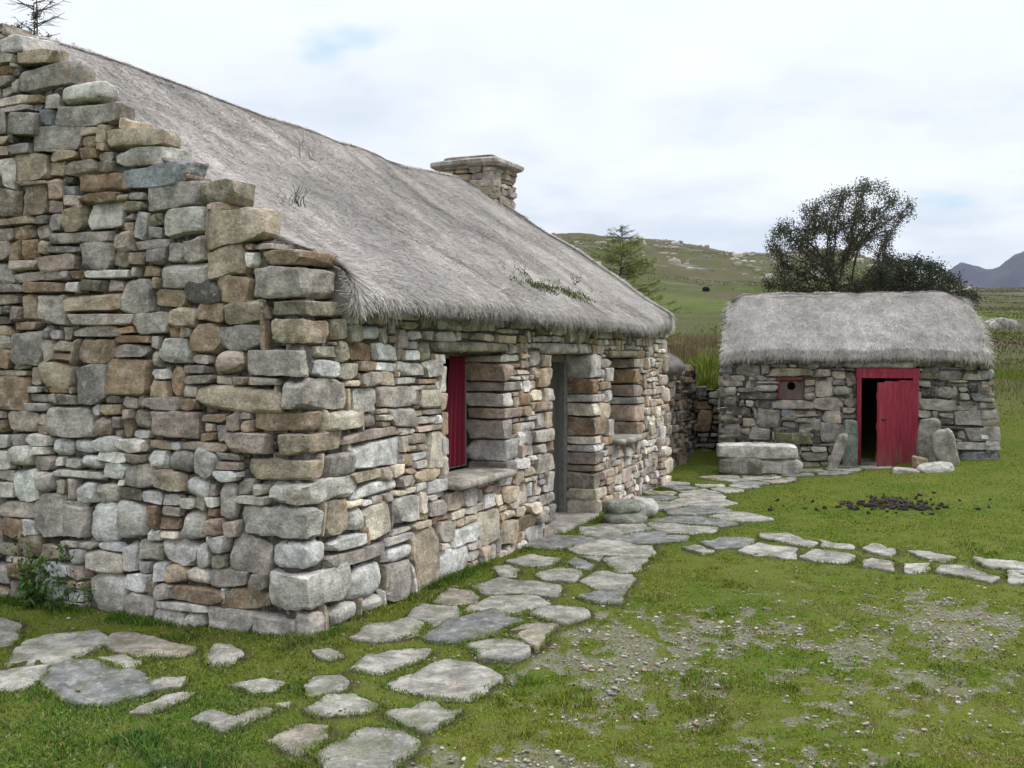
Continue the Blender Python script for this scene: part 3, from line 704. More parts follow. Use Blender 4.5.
def window(s0, s1, z0, z1, curtain):
    t0 = .37+BT; fr = MB(); w = .05
    for (a, b, c, d) in [(s0, s1, z0, z0+w), (s0, s1, z1-w, z1), (s0, s0+w, z0+w, z1-w), (s1-w, s1, z0+w, z1-w), ((s0+s1)/2-.015, (s0+s1)/2+.015, z0+w, z1-w)]:
        fr.box(house((a+b)/2, t0+.03, (c+d)/2), ((b-a)/2-.001, .03, (d-c)/2-.001), (.2, .2, .18), HAX)
    win = fr.build('window', M['greywood'], cottage, False)
    g = MB().box(house((s0+s1)/2, t0+.075, (z0+z1)/2), ((s1-s0)/2, .004, (z1-z0)/2), (.3, .3, .3), HAX); g.build('pane', M['glass'], win, False)
    bk = MB().box(house((s0+s1)/2, t0+.6, (z0+z1)/2), ((s1-s0)/2+.4, .01, (z1-z0)/2+.4), (.3, .3, .3), HAX); bk.build('dark_interior', M['dark'], win, False)  # dark sheet standing in for the unlit room
    if curtain:
        n = 40; m = 14; V = []
        for j in range(m+1):
            v = j/m; z = z1-.03-(z1-z0-.05)*v; wd = .27+.09*v
            for i in range(n+1):
                u = i/n; s = s1-.055-wd*(1-u)
                V.append(house(s, t0-.012+.026*math.sin(u*26+v*1.2+.6*math.sin(v*3))*(.5+.5*v), z))
        f = [(j*(n+1)+i, j*(n+1)+i+1, (j+1)*(n+1)+i+1, (j+1)*(n+1)+i) for j in range(m) for i in range(n)]
        MB().add(np.array(V), [f], (.16, .012, .03)).build('curtain', M['curtain'], win)
    # stone sill
    m = MB(); zs = z0-.005
    rock3(m, house((s0+s1)/2+.03, .15, zs-.032), ((s1-s0)/2+.03, .225, .032), HAX, 9, PAL['mid'], int(s0*10), res=(14, 9, 3), warp=.10, chips=5, chipmin=.86)
    m.build('sill', M['mossy'], win)
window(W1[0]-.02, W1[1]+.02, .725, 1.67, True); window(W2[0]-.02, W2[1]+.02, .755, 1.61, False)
m = MB(); n = 6
for i in range(n):
    a = DR[0]+(DR[1]-DR[0])*i/n; b = DR[0]+(DR[1]-DR[0])*(i+1)/n
    m.box(house((a+b)/2, .40+.004*(i % 2), .83), ((b-a)/2-.003, .02, .83), (.2, .2, .18), HAX)
door = m.build('door', M['darkwood'], cottage, False)
m = MB().box(house(DR[1]-.04, .355, .83), (.05, .03, .83), (.2, .2, .18), HAX).box(house(DR[0]+.04, .355, .83), (.05, .03, .83), (.2, .2, .18), HAX).box(house((DR[0]+DR[1])/2, .355, 1.62), ((DR[1]-DR[0])/2-.095, .03, .04), (.2, .2, .18), HAX)
m.build('frame', M['plaster'], door, False)
m = MB(); rock3(m, house((DR[0]+DR[1])/2, .19, .005), ((DR[1]-DR[0])/2-.005, .24, .05), HAX, 14, PAL['grey'], 77, res=(14, 6, 3), warp=.03, chips=2, chipmin=.94); m.build('threshold', M['slab'], cottage)

# ---- thatch
def straw(mb, surf, s, q, down, ln, wd, angs, lift, cols, segs=3):
    """flat fibres lying on surf(s,q); down(s,q) is the tangent towards the eave"""
    e = 1e-2; p = surf(s, q); ds = surf(s+e, q)-p; ds /= np.linalg.norm(ds, axis=1)[:, None]
    dq = surf(s, q-e)-p; dq /= np.linalg.norm(dq, axis=1)[:, None]
    nrm = np.cross(ds, dq); nrm *= np.sign(nrm[:, 2:3]+1e-9); nrm /= np.linalg.norm(nrm, axis=1)[:, None]
    dr = dq*np.cos(angs)[:, None]+ds*np.sin(angs)[:, None]; sd = np.cross(nrm, dr)
    V = []
    for k in range(segs):
        u = k/(segs-1); c = p+dr*(ln*u)[:, None]+nrm*(lift*u+.002)[:, None]; 
        if down is not None: c = c+down*(ln*u*u)[:, None]
        w = wd*(1-.55*u)
        V += [c-sd*w[:, None], c+sd*w[:, None]]
    V = np.stack(V, 1); N = len(s); f = np.array([(2*k, 2*k+1, 2*k+3, 2*k+2) for k in range(segs-1)])
    f = (f[None]+np.arange(N)[:, None, None]*2*segs).reshape(-1, 4)
    mb.add(V.reshape(-1, 3), [f], np.repeat(cols, 2*segs, 0))
def strawcol(n, base, dark=.0, rg=None):
    rg = rg or rng; k = rg.normal(1, .34, n).clip(.3, 1.9)[:, None]
    c = np.array(base)*k*rg.uniform(.95, 1.05, (n, 3))
    return c.clip(.02, .75)
STR = (.47, .43, .402)
prof_t = np.array([.10, .02, -.06, -.12, -.11, -.02, .25, .8, 1.6, 2.3, 2.52, HW])
prof_z = np.array([1.95, 1.92, 1.915, 1.945, 2.01, 2.10, 2.27, 2.645, 3.20, 3.70, 3.86, 3.905])
pl_ = np.r_[0, np.cumsum(np.hypot(np.diff(prof_t), np.diff(prof_z)))]; pl_ /= pl_[-1]
def csurf(side=1, L0=.24, L1=LEN-.28):
    def f(s, q):
        s = np.asarray(s, float); q = np.asarray(q, float)
        t = np.interp(q, pl_, prof_t); z = np.interp(q, pl_, prof_z)
        s = s+.22*(1-sstep(.0, .5, t))*np.clip(1-(s-L0)/.9, 0, 1)
        b = (fbm(s*.9+3, q*3, 2, 61+side)-.5)*.13+(fbm(s*4, q*11, 2, 62)-.5)*.018
        w0 = sstep(0, .45, s-L0); t = np.maximum(t, .10)*(1-w0)+t*w0; t = np.where(t < 0, t*(.25+.75*sstep(-.1, 1.2, L1-s)), t); b = b*sstep(.0, .12, q); e = (fbm(s*2.2, s*0+7, 3, 63)-.5)*.10*(1-sstep(.05, .25, q))
        sag = -.05*np.sin(np.clip((s-L0)/(L1-L0), 0, 1)*math.pi)
        nt, nz = -.58, .81
        tt = t+nt*b; z = z+nz*b+sag*q+e*.35
        # the skirt flattens towards the far end
        z = z+(.10*(1-sstep(.0, .3, s-L0))+.03*sstep(6.5, 7.6, s))*(1-sstep(.12, .3, q))-.055*(1-sstep(0, .4, s-L0))*sstep(.12, .25, q)
        if side < 0: tt = WID-tt
        return house(s, 0, 0)+tt[..., None]*V3+z[..., None]*np.array([0, 0, 1.])
    return f
def roof_mesh(mb, surf, s0, s1, ns, nq, col):
    S, Q = np.meshgrid(np.linspace(s0, s1, ns), np.linspace(0, 1, nq), indexing='ij')
    V = surf(S.ravel(), Q.ravel()); f = [(i*nq+j, (i+1)*nq+j, (i+1)*nq+j+1, i*nq+j+1) for i in range(ns-1) for j in range(nq-1)]
    mb.add(V, [f], col)
    return V
def thatch(name, parent, sf, sb, s0, s1, nst, nfr, base, seed, clump=1.2):
    rg = np.random.default_rng(seed); mb = MB()
    dk = tuple(np.array(base)*.86)
    roof_mesh(mb, sf, s0, s1, 160, 60, dk); roof_mesh(mb, sb, s0, s1, 60, 40, dk)
    # end caps
    for s in (s0, s1):
        q = np.linspace(0, 1, 30); A = sf(np.full(30, s), q); B = sb(np.full(30, s), q)
        V = np.concatenate([A, B]); mb.add(V, [[(i, i+1, 31+i, 30+i) for i in range(29)]], dk)
    for surf, N in ((sf, nst), (sb, nst//8)):
        s = rg.uniform(s0, s1, N); q = rg.uniform(.02, 1, N)
        fld = (fbm(s*clump, q*5, 3, seed)-.5)*2.2+(fbm(s*7, q*22, 2, seed+1)-.5)*1.4
        ang = fld*.22+rg.normal(0, .5, N)
        tone = 1+.75*(fbm(s*1.6, q*4, 4, seed+2)-.5)+.6*(fbm(s*10, q*7, 3, seed+3)-.5)
        cols = strawcol(N, base, 0, rg)*tone[:, None]
        straw(mb, surf, s, q, None, rg.uniform(.025, .085, N), rg.uniform(.0009, .0024, N), ang, rg.uniform(0, .015, N)+(rg.random(N) < .05)*rg.uniform(0, .025, N), cols)
    N = nst//10; s = rg.uniform(s0, s1, N); q = 1-.12*rg.random(N)**1.3
    straw(mb, sb, s, q, None, rg.uniform(.035, .1, N), rg.uniform(.0011, .003, N), rg.normal(0, .5, N), rg.uniform(0, .015, N), strawcol(N, base, 0, rg))
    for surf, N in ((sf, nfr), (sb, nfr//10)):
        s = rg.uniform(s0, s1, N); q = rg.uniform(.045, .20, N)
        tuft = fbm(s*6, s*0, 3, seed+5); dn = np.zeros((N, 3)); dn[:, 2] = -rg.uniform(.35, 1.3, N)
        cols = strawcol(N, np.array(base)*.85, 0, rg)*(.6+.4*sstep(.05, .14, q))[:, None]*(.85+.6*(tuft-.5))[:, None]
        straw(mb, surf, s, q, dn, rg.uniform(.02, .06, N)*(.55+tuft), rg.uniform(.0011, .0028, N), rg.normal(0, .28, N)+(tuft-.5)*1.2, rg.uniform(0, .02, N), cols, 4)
    # wisps along the two verges and on the ridge
    N = nst//14; s = np.where(rg.random(N) < .5, s0+np.abs(rg.normal(0, .035, N)), s1-np.abs(rg.normal(0, .035, N))); q = rg.uniform(.05, 1, N)
    straw(mb, sf, s, q, None, rg.uniform(.05, .16, N), rg.uniform(.0012, .003, N), rg.normal(0, .7, N), rg.uniform(-.01, .03, N), strawcol(N, base, 0, rg))
    s = rg.uniform(s0, s1, N); q = rg.uniform(.985, 1, N)
    straw(mb, sf, s, q, None, rg.uniform(.03, .08, N), rg.uniform(.0012, .003, N), rg.uniform(-3.1, 3.1, N), rg.uniform(0, .018, N), strawcol(N, base, 0, rg))
    return mb.build(name, M['straw'], parent)
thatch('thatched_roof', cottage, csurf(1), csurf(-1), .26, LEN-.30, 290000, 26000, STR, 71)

# ---- chimney
def chimney():
    ss0, ss1, tt0, tt1, zb, zt = 7.22, 7.93, HW-.42, HW+.40, 3.35, 4.10
    mb = MB(); o = house(ss0, tt0, zb)
    fr = [Frame(o, V3, -U3, .0), Frame(o, U3, -V3, .0), Frame(house(ss1, tt0, zb), V3, U3), Frame(house(ss0, tt1, zb), U3, V3)]
    ln = [tt1-tt0, ss1-ss0, tt1-tt0, ss1-ss0]
    for k in range(4):
        lay(mb, fr[k], pack(0, ln[k], lambda a: zt-zb, lambda a, z: (.30, .09), (), 0, 80+k), dict(grey=2, olive=1.5, mid=2, dark=.4, tan=.6), .08, .0, .005, (6, 3, 5), 90+k, 0., jit=.012, bould=.0)
    mb.box(house((ss0+ss1)/2, (tt0+tt1)/2, (zb+zt)/2), ((ss1-ss0)/2-.07, (tt1-tt0)/2-.07, (zt-zb)/2), (.06, .05, .04), HAX)
    ch = mb.build('chimney', M['stone'], cottage)
    m = MB(); c = ((ss0+ss1)/2, (tt0+tt1)/2)
    rock3(m, house(c[0], c[1]+.22, zt+.04), (.45, .29, .045), HAX, 9, PAL['grey'], 5, res=(12, 8, 3), warp=.1, chips=5, chipmin=.88)
    rock3(m, house(c[0], c[1]-.22, zt+.035), (.46, .31, .045), HAX, 9, PAL['mid'], 6, res=(12, 8, 3), warp=.1, chips=5, chipmin=.88)
    rock3(m, house(c[0]-.02, c[1]-.03, zt+.105), (.33, .36, .035), HAX, 8, PAL['olive'], 7, res=(12, 8, 3), warp=.12, chips=6, chipmin=.84)
    m.build('chimney_cap', M['stone'], ch)
chimney()

# ---- low rough wing behind the far gable
def wing():
    s0, s1, t0 = LEN+.06, LEN+2.9, .42
    mb = MB(); fr = Frame(house(s0, t0, 0), U3, -V3, .03); n = s1-s0
    lay(mb, fr, pack(0, n, lambda a: 1.5, lambda a, z: (.17, .08), (), 0, 101), dict(dark=3, brown=2, grey=2, olive=2), .09, 0, .006, (5, 3, 5), 102, .03, jit=.03)
    lay(mb, Frame(house(s1, t0, 0), V3, U3), pack(0, 2.2, lambda a: 1.5, lambda a, z: (.2, .1), (), 0, 103), dict(dark=3, brown=2, grey=2), .09, 0, .006, (4, 2, 4), 104, jit=.02)
    mb.box(house((s0+s1)/2, t0+1.15, .7), (n/2-.1, 1.05, .72), (.06, .05, .04), HAX)
    w = mb.build('side_wing', M['barnstone'], cottage)
    pt = np.array([.1, -.05, -.1, .0, .5, 1.1]); pz = np.array([1.42, 1.40, 1.50, 1.60, 1.85, 2.0]); L = np.r_[0, np.cumsum(np.hypot(np.diff(pt), np.diff(pz)))]; L /= L[-1]
    def mk(side):
        def f(s, q):
            s = np.asarray(s, float); q = np.asarray(q, float); t = np.interp(q, L, pt)+t0; z = np.interp(q, L, pz)+(fbm(s*3, q*4, 3, 66)-.5)*.06
            if side < 0: t = 2*(t0+1.1)-t
            return house(s, 0, 0)+t[..., None]*V3+z[..., None]*np.array([0, 0, 1.])
        return f
    thatch('wing_thatch', w, mk(1), mk(-1), s0, s1-1.1, 9000, 2500, np.array(STR)*.45, 73)
wing()

# ------------------------------------------------------------------ the outhouse
BA = R(12); Ba = np.array([math.cos(BA), -math.sin(BA)]); Bn = np.array([-math.sin(BA), -math.cos(BA)])
BO = np.array([2.97, 14.9, -.02]); BL = 3.82; BD = 3.1; BTOP = 1.66
Ba3 = np.array([*Ba, 0]); Bb3 = -np.array([*Bn, 0])
def barn(a, b, z): return BO+np.multiply.outer(np.asarray(a, float), Ba3)+np.multiply.outer(np.asarray(b, float), Bb3)+np.multiply.outer(np.asarray(z, float), [0, 0, 1.])
BAX = np.array([Ba3, Bb3, [0, 0, 1.]])
def b_of(px, b=0.):
    k = (px-512)/F; x0 = BO[0]+b*Bb3[0]; y0 = BO[1]+b*Bb3[1]; return (k*y0-x0)/(Ba[0]-k*Ba[1])
def bz(y, a, b=0.): return EYE-(y-355)/F*(BO[1]+a*Ba[1]+b*Bb3[1])-BO[2]
outh = empty('stone_outhouse', BO, 'small thatched stone outhouse with a worn red door standing ajar, across the lawn', 'outhouse')
class BFrame(Frame):
    def pos(s, P):
        P = P.copy(); a, z = P[..., 0], P[..., 2]
        P[..., 0] = a-.125*z*np.clip(a/BL, 0, 1)**6+.02*z*np.clip(1-a, 0, 1)
        return super().pos(P)
def place_barn():
    B_ST = [(959,370,994,380,'cream',7),(968,382,993,392,'dark',4),(921,399,961,410,'mid',6),(954,410,1003,426,'mid',6),(967,427,1005,442,'grey',7),(959,442,1007,451,'pale',9),(959,451,1006,469,'blue',5),
      (922,367,941,380,'olive',6),(937,387,961,399,'mid',3.2),(921,387,937,399,'dark',3.4),(720,407,753,418,'dark',6),(770,368,815,377,'tan',9),(756,384,778,393,'mid',3.4),(722,387,736,396,'pale',2.7),
      (756,409,781,427,'grey',4),(799,417,823,434,'mid',3.2),(822,423,845,444,'mid',5),(749,428,772,441,'mid',4),(720,423,741,435,'mid',4),(774,432,813,446,'moss',4),(832,386,854,396,'mid',3.2),(735,364,760,375,'grey',6),
      (784,427,799,437,'dark',4),(738,436,752,445,'dark',4)]
    rc = []; st = []; cl = []
    for x0, y0, x1, y1, cn, e in B_ST:
        a0, a1 = b_of(x0), b_of(x1); am = (a0+a1)/2; z1, z0 = bz(y0, am), bz(y1, am)
        sh = .125*(z0+z1)/2*(am/BL)**6; rc.append((a0+sh, min(a1+sh, BL+.02), max(z0, .0), z1)); st.append(e); cl.append(PAL[cn])
    global BDR, BWN
    BDR = (b_of(857), b_of(918.5)); BWN = (b_of(778), b_of(804))
    dz = bz(368, 2.3); wz0, wz1 = bz(400, 1.), bz(377, 1.)
    ops = [(BDR[0], BDR[1], -.2, dz), (BWN[0], BWN[1], wz0, wz1), (BDR[0]-.16, BDR[1]+.02, dz, dz+.09)]
    fr = BFrame(BO, Ba3, -Bb3, .02); mb = MB(); cla = np.array(cl)*.82
    lay(mb, fr, np.array(rc), dict(mid=1), .10, .004, .004, (8, 4, 7), 5, 0, np.array(st, float), lambda c, k, rg: cla*rg.uniform(.9, 1.1, (len(cla), 1)), .015)
    palB = dict(grey=3, dark=1.2, mid=3, olive=1.4, pale=.9, tan=.6, blue=.5)
    dim = lambda c, k, rg: k*.84
    lay(mb, fr, pack(0, BL, lambda a: BTOP, lambda a, z: (.245, .112), ops+[tuple(r) for r in rc], 0, 111), palB, .10, 0, .007, (6, 4, 6), 112, 0, colf=dim, jit=.02, bould=.3)
    lay(mb, fr, pack(.03, BL-.03, lambda a: BTOP-.02, lambda a, z: (.12, .06), ops[:2], 0, 113, .02, .035), dict(dark=2, grey=1), .05, -.04, 0, (3, 2, 3), 114, 0)
    # lintel over the door
    rock3(mb, barn((BDR[0]+BDR[1])/2-.08, .15, dz+.045), ((BDR[1]-BDR[0])/2+.09, .17, .045), BAX, 9, PAL['mid'], 7, res=(14, 5, 3), warp=.05, chips=3, chipmin=.9)
    for s, o, aa, nn, ln in ((1, barn(BL-.0, 0, 0), Bb3, Ba3, BD), (2, barn(0, 0, 0), Bb3, -Ba3, BD), (3, barn(0, BD, 0), Ba3, Bb3, BL)):
        f2 = Frame(o, aa, nn, .12 if s == 1 else .02)
        top = (lambda a: BTOP+.50*min(a, BD-a)) if s < 3 else (lambda a: BTOP)
        lay(mb, f2, pack(.02, ln-.02, top, lambda a, z: (.24, .12), (), 0, 115+s), palB, .10, 0, .007, (4, 3, 4), 116+s, 0, jit=.015)
    w = mb.build('rubble_wall', M['barnstone'], outh)
    mc = MB()
    def cb(a0, a1, z0, z1, b0=.09, b1=.45): mc.box(barn((a0+a1)/2, (b0+b1)/2, (z0+z1)/2), ((a1-a0)/2, (b1-b0)/2, (z1-z0)/2), (.05, .045, .04), BAX)
    cb(.1, BWN[0]-.0, -.2, BTOP-.02); cb(BWN[0]+.002, BWN[1]-.002, -.2, wz0); cb(BWN[0]+.002, BWN[1]-.002, wz1, BTOP-.02)
    cb(BWN[1], BDR[0]-.0, -.2, BTOP-.02); cb(BDR[0]+.002, BDR[1]-.002, dz+.05, BTOP-.02); cb(BDR[1], BL-.32, -.2, BTOP-.02)
    cb(.1, .45, -.2, BTOP-.02, .452, BD-.1); cb(BL-.7, BL-.33, -.2, BTOP-.02, .452, BD-.1); cb(.452, BL-.702, -.2, BTOP-.02, BD-.45, BD-.1)
    mc.build('wall_core', M['dark'], w, False)
    # roof
    pt = np.array([.10, .04, -.04, -.09, -.07, .10, .5, .95, 1.25, BD/2]); pz = np.array([1.62, 1.585, 1.58, 1.63, 1.75, 1.95, 2.24, 2.52, 2.60, 2.62]); L = np.r_[0, np.cumsum(np.hypot(np.diff(pt), np.diff(pz)))]; L /= L[-1]
    def mk(side):
        def f(s, q):
            s = np.asarray(s, float); q = np.asarray(q, float); t = np.interp(q, L, pt); z = np.interp(q, L, pz)
            z = z+(fbm(s*1.2, q*3, 3, 67)-.5)*.10+(fbm(s*4, q*9, 3, 68)-.5)*.05*sstep(0, .2, q)
            ed = np.minimum(s-.02, BL-.20-s); z = z-.10*(1-sstep(0, .28, ed))*q
            t = t-(fbm(s*2, q*5, 3, 69)-.5)*.07*sstep(.1, .3, q)
            fl_ = (s-.03)/(BL-.24); s = s+q*(.13*(1-fl_)-.17*fl_); 
            if side < 0: t = BD-t
            return barn(s, 0, 0)+t[..., None]*Bb3+z[..., None]*np.array([0, 0, 1.])
        return f
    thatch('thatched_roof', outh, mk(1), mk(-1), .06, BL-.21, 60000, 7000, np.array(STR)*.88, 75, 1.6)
    # frame, leaf, hatch
    fw = .075; m = MB()
    for (a0, a1, z0, z1) in [(BDR[0], BDR[0]+fw*.8, 0.02, dz-.14), (BDR[1]-fw, BDR[1], 0.02, dz-.14), (BDR[0]-.01, BDR[1]+.01, dz-.139, dz-.005)]:
        m.box(barn((a0+a1)/2, .03, (z0+z1)/2), ((a1-a0)/2, .06, (z1-z0)/2), (.2, .02, .04), BAX)
    m.build('door_frame', M['red'], outh, False)
    hx = BDR[1]-fw-.005; lw = hx-BDR[0]-fw*.8-.01; an = R(-38)
    # hinged on its right edge and swung out: the free edge comes towards the lawn
    ca, sa = math.cos(R(180)+R(40)), math.sin(R(180)+R(40)); ex = Ba3*ca+Bb3*sa; ey = np.cross([0, 0, 1.], ex)
    h = barn(hx, -.02, 0); m = MB(); n = 5; zt = dz-.17
    for i in range(n):
        w0 = lw*i/n; w1 = lw*(i+1)/n; top = zt-.015*(i/n)+[0, .008, -.006, .004, -.01][i]
        m.box(h+ex*(w0+w1)/2+ey*.002*(i % 2)+np.array([0, 0, (top+.05)/2]), ((w1-w0)/2-.0015, .016, (top-.05)/2), (.2, .02, .04), [ex, ey, [0, 0, 1.]])
    for zc in (.28, .70, 1.12): m.box(h+ex*lw/2-ey*.034+np.array([0, 0, zc]), (lw/2-.02, .014, .045), (.2, .02, .04), [ex, ey, [0, 0, 1.]])
    leaf = m.build('door', M['red'], outh, False)
    m = MB(); c = h+ex*(lw-.10)+ey*.022+np.array([0, 0, .80]); m.box(c, (.05, .005, .010), (.05, .04, .03), [ex, ey, [0, 0, 1.]]); m.tube([c+ex*.02, c+ex*.02+ey*.03, c-ex*.03+ey*.03], .007, (.05, .04, .03))
    m.build('latch', M['iron'], leaf)
    # hatch: grey board with a round hole under a red rail
    m = MB(); a0, a1 = BWN; cx, cz = (a0+a1)/2+.01, wz0+(wz1-wz0)*.60; rr = .058; N = 32
    sq = []; ci = []
    for i in range(N):
        an = i/N*2*math.pi; c_, s_ = math.cos(an), math.sin(an); k = 1/max(abs(c_), abs(s_))
        hx_ = (a1-a0)/2-.003; hz_ = (wz1-wz0)/2-.03; sx = np.clip(cx+c_*k*hx_, a0, a1); sz = np.clip((wz0+wz1)/2-.025+s_*k*hz_, wz0, wz1)
        sq.append((sx, sz)); ci.append((cx+c_*rr, cz+s_*rr))
    V = [barn(a, .055, z) for a, z in sq]+[barn(a, .055, z) for a, z in ci]+[barn(a, .09, z) for a, z in ci]
    f = [(i, (i+1) % N, N+(i+1) % N, N+i) for i in range(N)]+[(N+i, N+(i+1) % N, 2*N+(i+1) % N, 2*N+i) for i in range(N)]
    m.add(np.array(V), [f], (.2, .19, .17)); M['hatchwood'] = simple('brown_grey_board', (.115, .085, .075), .85, 8, .35, .4, .004, (1., 1., .3)); M['dullred'] = simple('dull_red_wood', (.13, .03, .03), .8, 20, .4); hb = m.build('hatch', M['hatchwood'], outh, False)
    MB().box(barn((a0+a1)/2, .05, wz1-.025), ((a1-a0)/2, .025, .022), (.2, .02, .03), BAX).box(barn(a0+.014, .05, (wz0+wz1)/2-.02), (.012, .02, (wz1-wz0)/2-.03), (.2, .02, .03), BAX).build('rail', M['dullred'], hb, False)
    MB().box(barn((a0+a1)/2, .30, (wz0+wz1)/2), ((a1-a0)/2+.02, .01, (wz1-wz0)/2+.02), (.03, .03, .03), BAX).build('dark_interior', M['dark'], hb, False)  # dark sheet painting the shade behind the hatch hole
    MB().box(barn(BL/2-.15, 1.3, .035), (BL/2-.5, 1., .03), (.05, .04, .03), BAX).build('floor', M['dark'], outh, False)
place_barn()

# ------------------------------------------------------------------ single stones, bench, walls
def euler(rx, ry, rz, base=BAX):
    m = (Matrix.Rotation(rz, 3, 'Z')@Matrix.Rotation(ry, 3, 'Y')@Matrix.Rotation(rx, 3, 'X'))
    return (np.array(m).T)@np.asarray(base)
def stone(name, px, y0, y1, Y, wpx, depth, label, cat, colr, e, seed, rot=(0, 0, 0), mat='barnstone', group=None, **k):
    """boulder or slab whose silhouette spans pixel rows y0..y1 at distance Y"""
    c = at(px, (y0+y1)/2, Y); hz = (y1-y0)/2/F*Y; hx = wpx/2/F*Y; mb = MB()
    ax = euler(*rot)
    rock3(mb, c, (hx, depth, hz), ax, e, np.array(PAL[colr] if isinstance(colr, str) else colr), seed, .018, (12, 9, 12), **k)
    o = mb.build(name, M[mat], None, True, (c[0], c[1], c[2]-hz)); return tag(o, label, cat, group)
stone('standing_slab', 838, 431, 473, 14.15, 11.5, .05, 'narrow grey slab leaning on the outhouse wall left of the greenish one', 'stone slab', 'mid', 5, 201, (R(8), R(17), 0))
stone('standing_slab', 851, 420, 471, 14.32, 13, .045, 'flat greenish grey slab standing upright at the left jamb of the red door', 'stone slab', (.22, .25, .21), 7, 202, (R(6), R(-1), 0))
stone('standing_slab', 928, 418, 466, 13.95, 21, .06, 'dark upright slab against the outhouse wall just right of the red door', 'stone slab', 'grey', 6, 203, (R(8), R(2), 0))
stone('standing_slab', 946, 427, 474, 13.62, 22, .07, 'tall rounded grey slab leaning on the outhouse wall behind the pale boulder', 'stone slab', 'mid', 3.6, 204, (R(16), R(-14), 0))
stone('boulder', 935, 462, 480, 13.3, 32, .2, 'pale boulder in front of the leaning slabs right of the red door', 'boulder', 'pale', 3, 205, (0, R(-8), R(10)))
stone('stone_block', 919, 457, 470, 13.5, 12, .08, 'small brown angular block between the red door and the pale boulder', 'stone block', 'brown', 6, 206, (0, R(8), R(20)))
stone('flat_stone', 905, 468, 476, 13.35, 26, .14, 'flat grey stone lying at the foot of the open red door', 'stone', 'mid', 5, 207, (0, R(4), 0))
# quern-like stones by the cottage door
stone('boulder', 642, 498, 519, 10.45, 26, .2, 'pale rounded boulder behind the pair of greenish ones by the cottage door', 'boulder', 'pale', 2.6, 208, (0, R(12), R(20)), 'slab')
stone('boulder', 623, 500, 515, 10.1, 40, .2, 'upper smooth greenish boulder resting on a flatter one by the cottage door', 'boulder', (.24, .25, .20), 2.4, 209, (0, R(-3), R(10)), 'slab', chips=3)
stone('boulder', 624, 511, 526, 10.05, 44, .22, 'lower flat greenish boulder carrying another by the cottage door', 'boulder', (.20, .21, .165), 2.6, 210, (0, R(2), R(-8)), 'slab', chips=3)
stone('rubble_stone', 1010, 480, 494, 12.6, 30, .2, 'low grey stone at the right edge of the photo beyond the lawn', 'stone', 'mid', 5, 211, (0, 0, 0))
# bench
bc = at(758, 470, 14.0); bench = empty('stone_bench', bc, 'low bench of rough stone slabs against the outhouse wall left of the door', 'bench')
m = MB(); c = at(756, 451, 14.05); rock3(m, c, (.53, .19, .10), BAX, 7, PAL['pale'], 220, .015, (18, 8, 6), warp=.07, chips=5, chipmin=.86); m.build('seat', M['barnstone'], bench)
m = MB(); c = at(741, 466, 14.05); rock3(m, c, (.30, .17, .125), BAX, 5, PAL['grey'], 221, .018, (12, 8, 7)); m.build('support', M['mossy'], bench)
m = MB(); c = at(778, 466, 13.98); rock3(m, c, (.315, .18, .115), BAX, 4, PAL['mid'], 222, .018, (12, 8, 7), warp=.08, chipmin=.82); m.build('support', M['barnstone'], bench)
# dry stone wall between the two buildings
def drywall(name, p0, p1, z0, z1, pal, lab, seed, mat='barnstone'):
    p0 = np.array(p0, float); p1 = np.array(p1, float); d = p1-p0; L = np.linalg.norm(d); d /= L; n = np.array([d[1], -d[0]])
    if n[1] > 0: n = -n
    mb = MB(); o = np.array([*p0, z0]); top = lambda a: (z1-z0)+.04*math.sin(a*9)
    for k, (oo, nn) in enumerate(((o, n), (o-np.array([*n, 0])*.38, -n))):
        lay(mb, Frame(oo, [*d, 0], [*nn, 0], .03), pack(0, L, top, lambda a, z: (.20, .085), (), 0, seed+k), pal, .13, 0, .008, (6, 4, 5), seed+k+5, .02, jit=.03, bould=.3)
    c = np.array([*(p0+d*L/2-n*.19), (z0+z1)/2]); mb.box(c, (L/2-.08, .07, (z1-z0)/2-.08), (.04, .035, .03), [[*d, 0], [*n, 0], [0, 0, 1.]])
    return tag(mb.build(name, M[mat], None, True, (p0[0], p0[1], z0)), lab, 'stone wall')
drywall('dry_stone_wall', (2.55, 16.05), (3.9, 15.85), .10, 1.12, dict(dark=2, grey=2, olive=1, brown=.6), 'low dark dry stone wall closing the gap between cottage and outhouse', 230)
# hillside rubble heap
def rubble(px0, px1, py0, py1, Y, n, lab, seed, sz):
    rg = np.random.default_rng(seed); c = at((px0+px1)/2, (py0+py1)/2, Y); mb = MB()
    wx = (px1-px0)/2/F*Y; gz0 = float(ground_z(c[0], c[1]))
    x = c[0]+rg.normal(0, wx*.45, n).clip(-wx, wx); y = Y+rg.normal(0, wx*.25, n); h = np.exp(-((x-c[0])/wx)**2*2)
    P, Fq = rocks(np.stack([rg.uniform(.5, 1.2, n)*sz, rg.uniform(.5, 1, n)*sz, rg.uniform(.3, .8, n)*sz], 1), rg.uniform(3, 7, n), (3, 3, 3), True, 4, .2, .02, .7, rg)
    P = rot_y(P, rg.normal(0, .4, n)); P += np.stack([x, y, ground_z(x, y)+rg.uniform(-.1, 1, n)*h*sz*1.5], 1)[:, None]
    add_rocks(mb, P, Fq, pick(dict(mid=2, pale=2, grey=2), n, rg), rg.uniform(0, 40, (n, 3)))
    return tag(mb.build('rubble_heap', M['stone'], None, True, (c[0], Y, gz0)), lab, 'rubble heap')
rubble(984, 1016, 325, 334, 62, 70, 'heap of pale field stones in the pasture right of the outhouse', 240, .35)

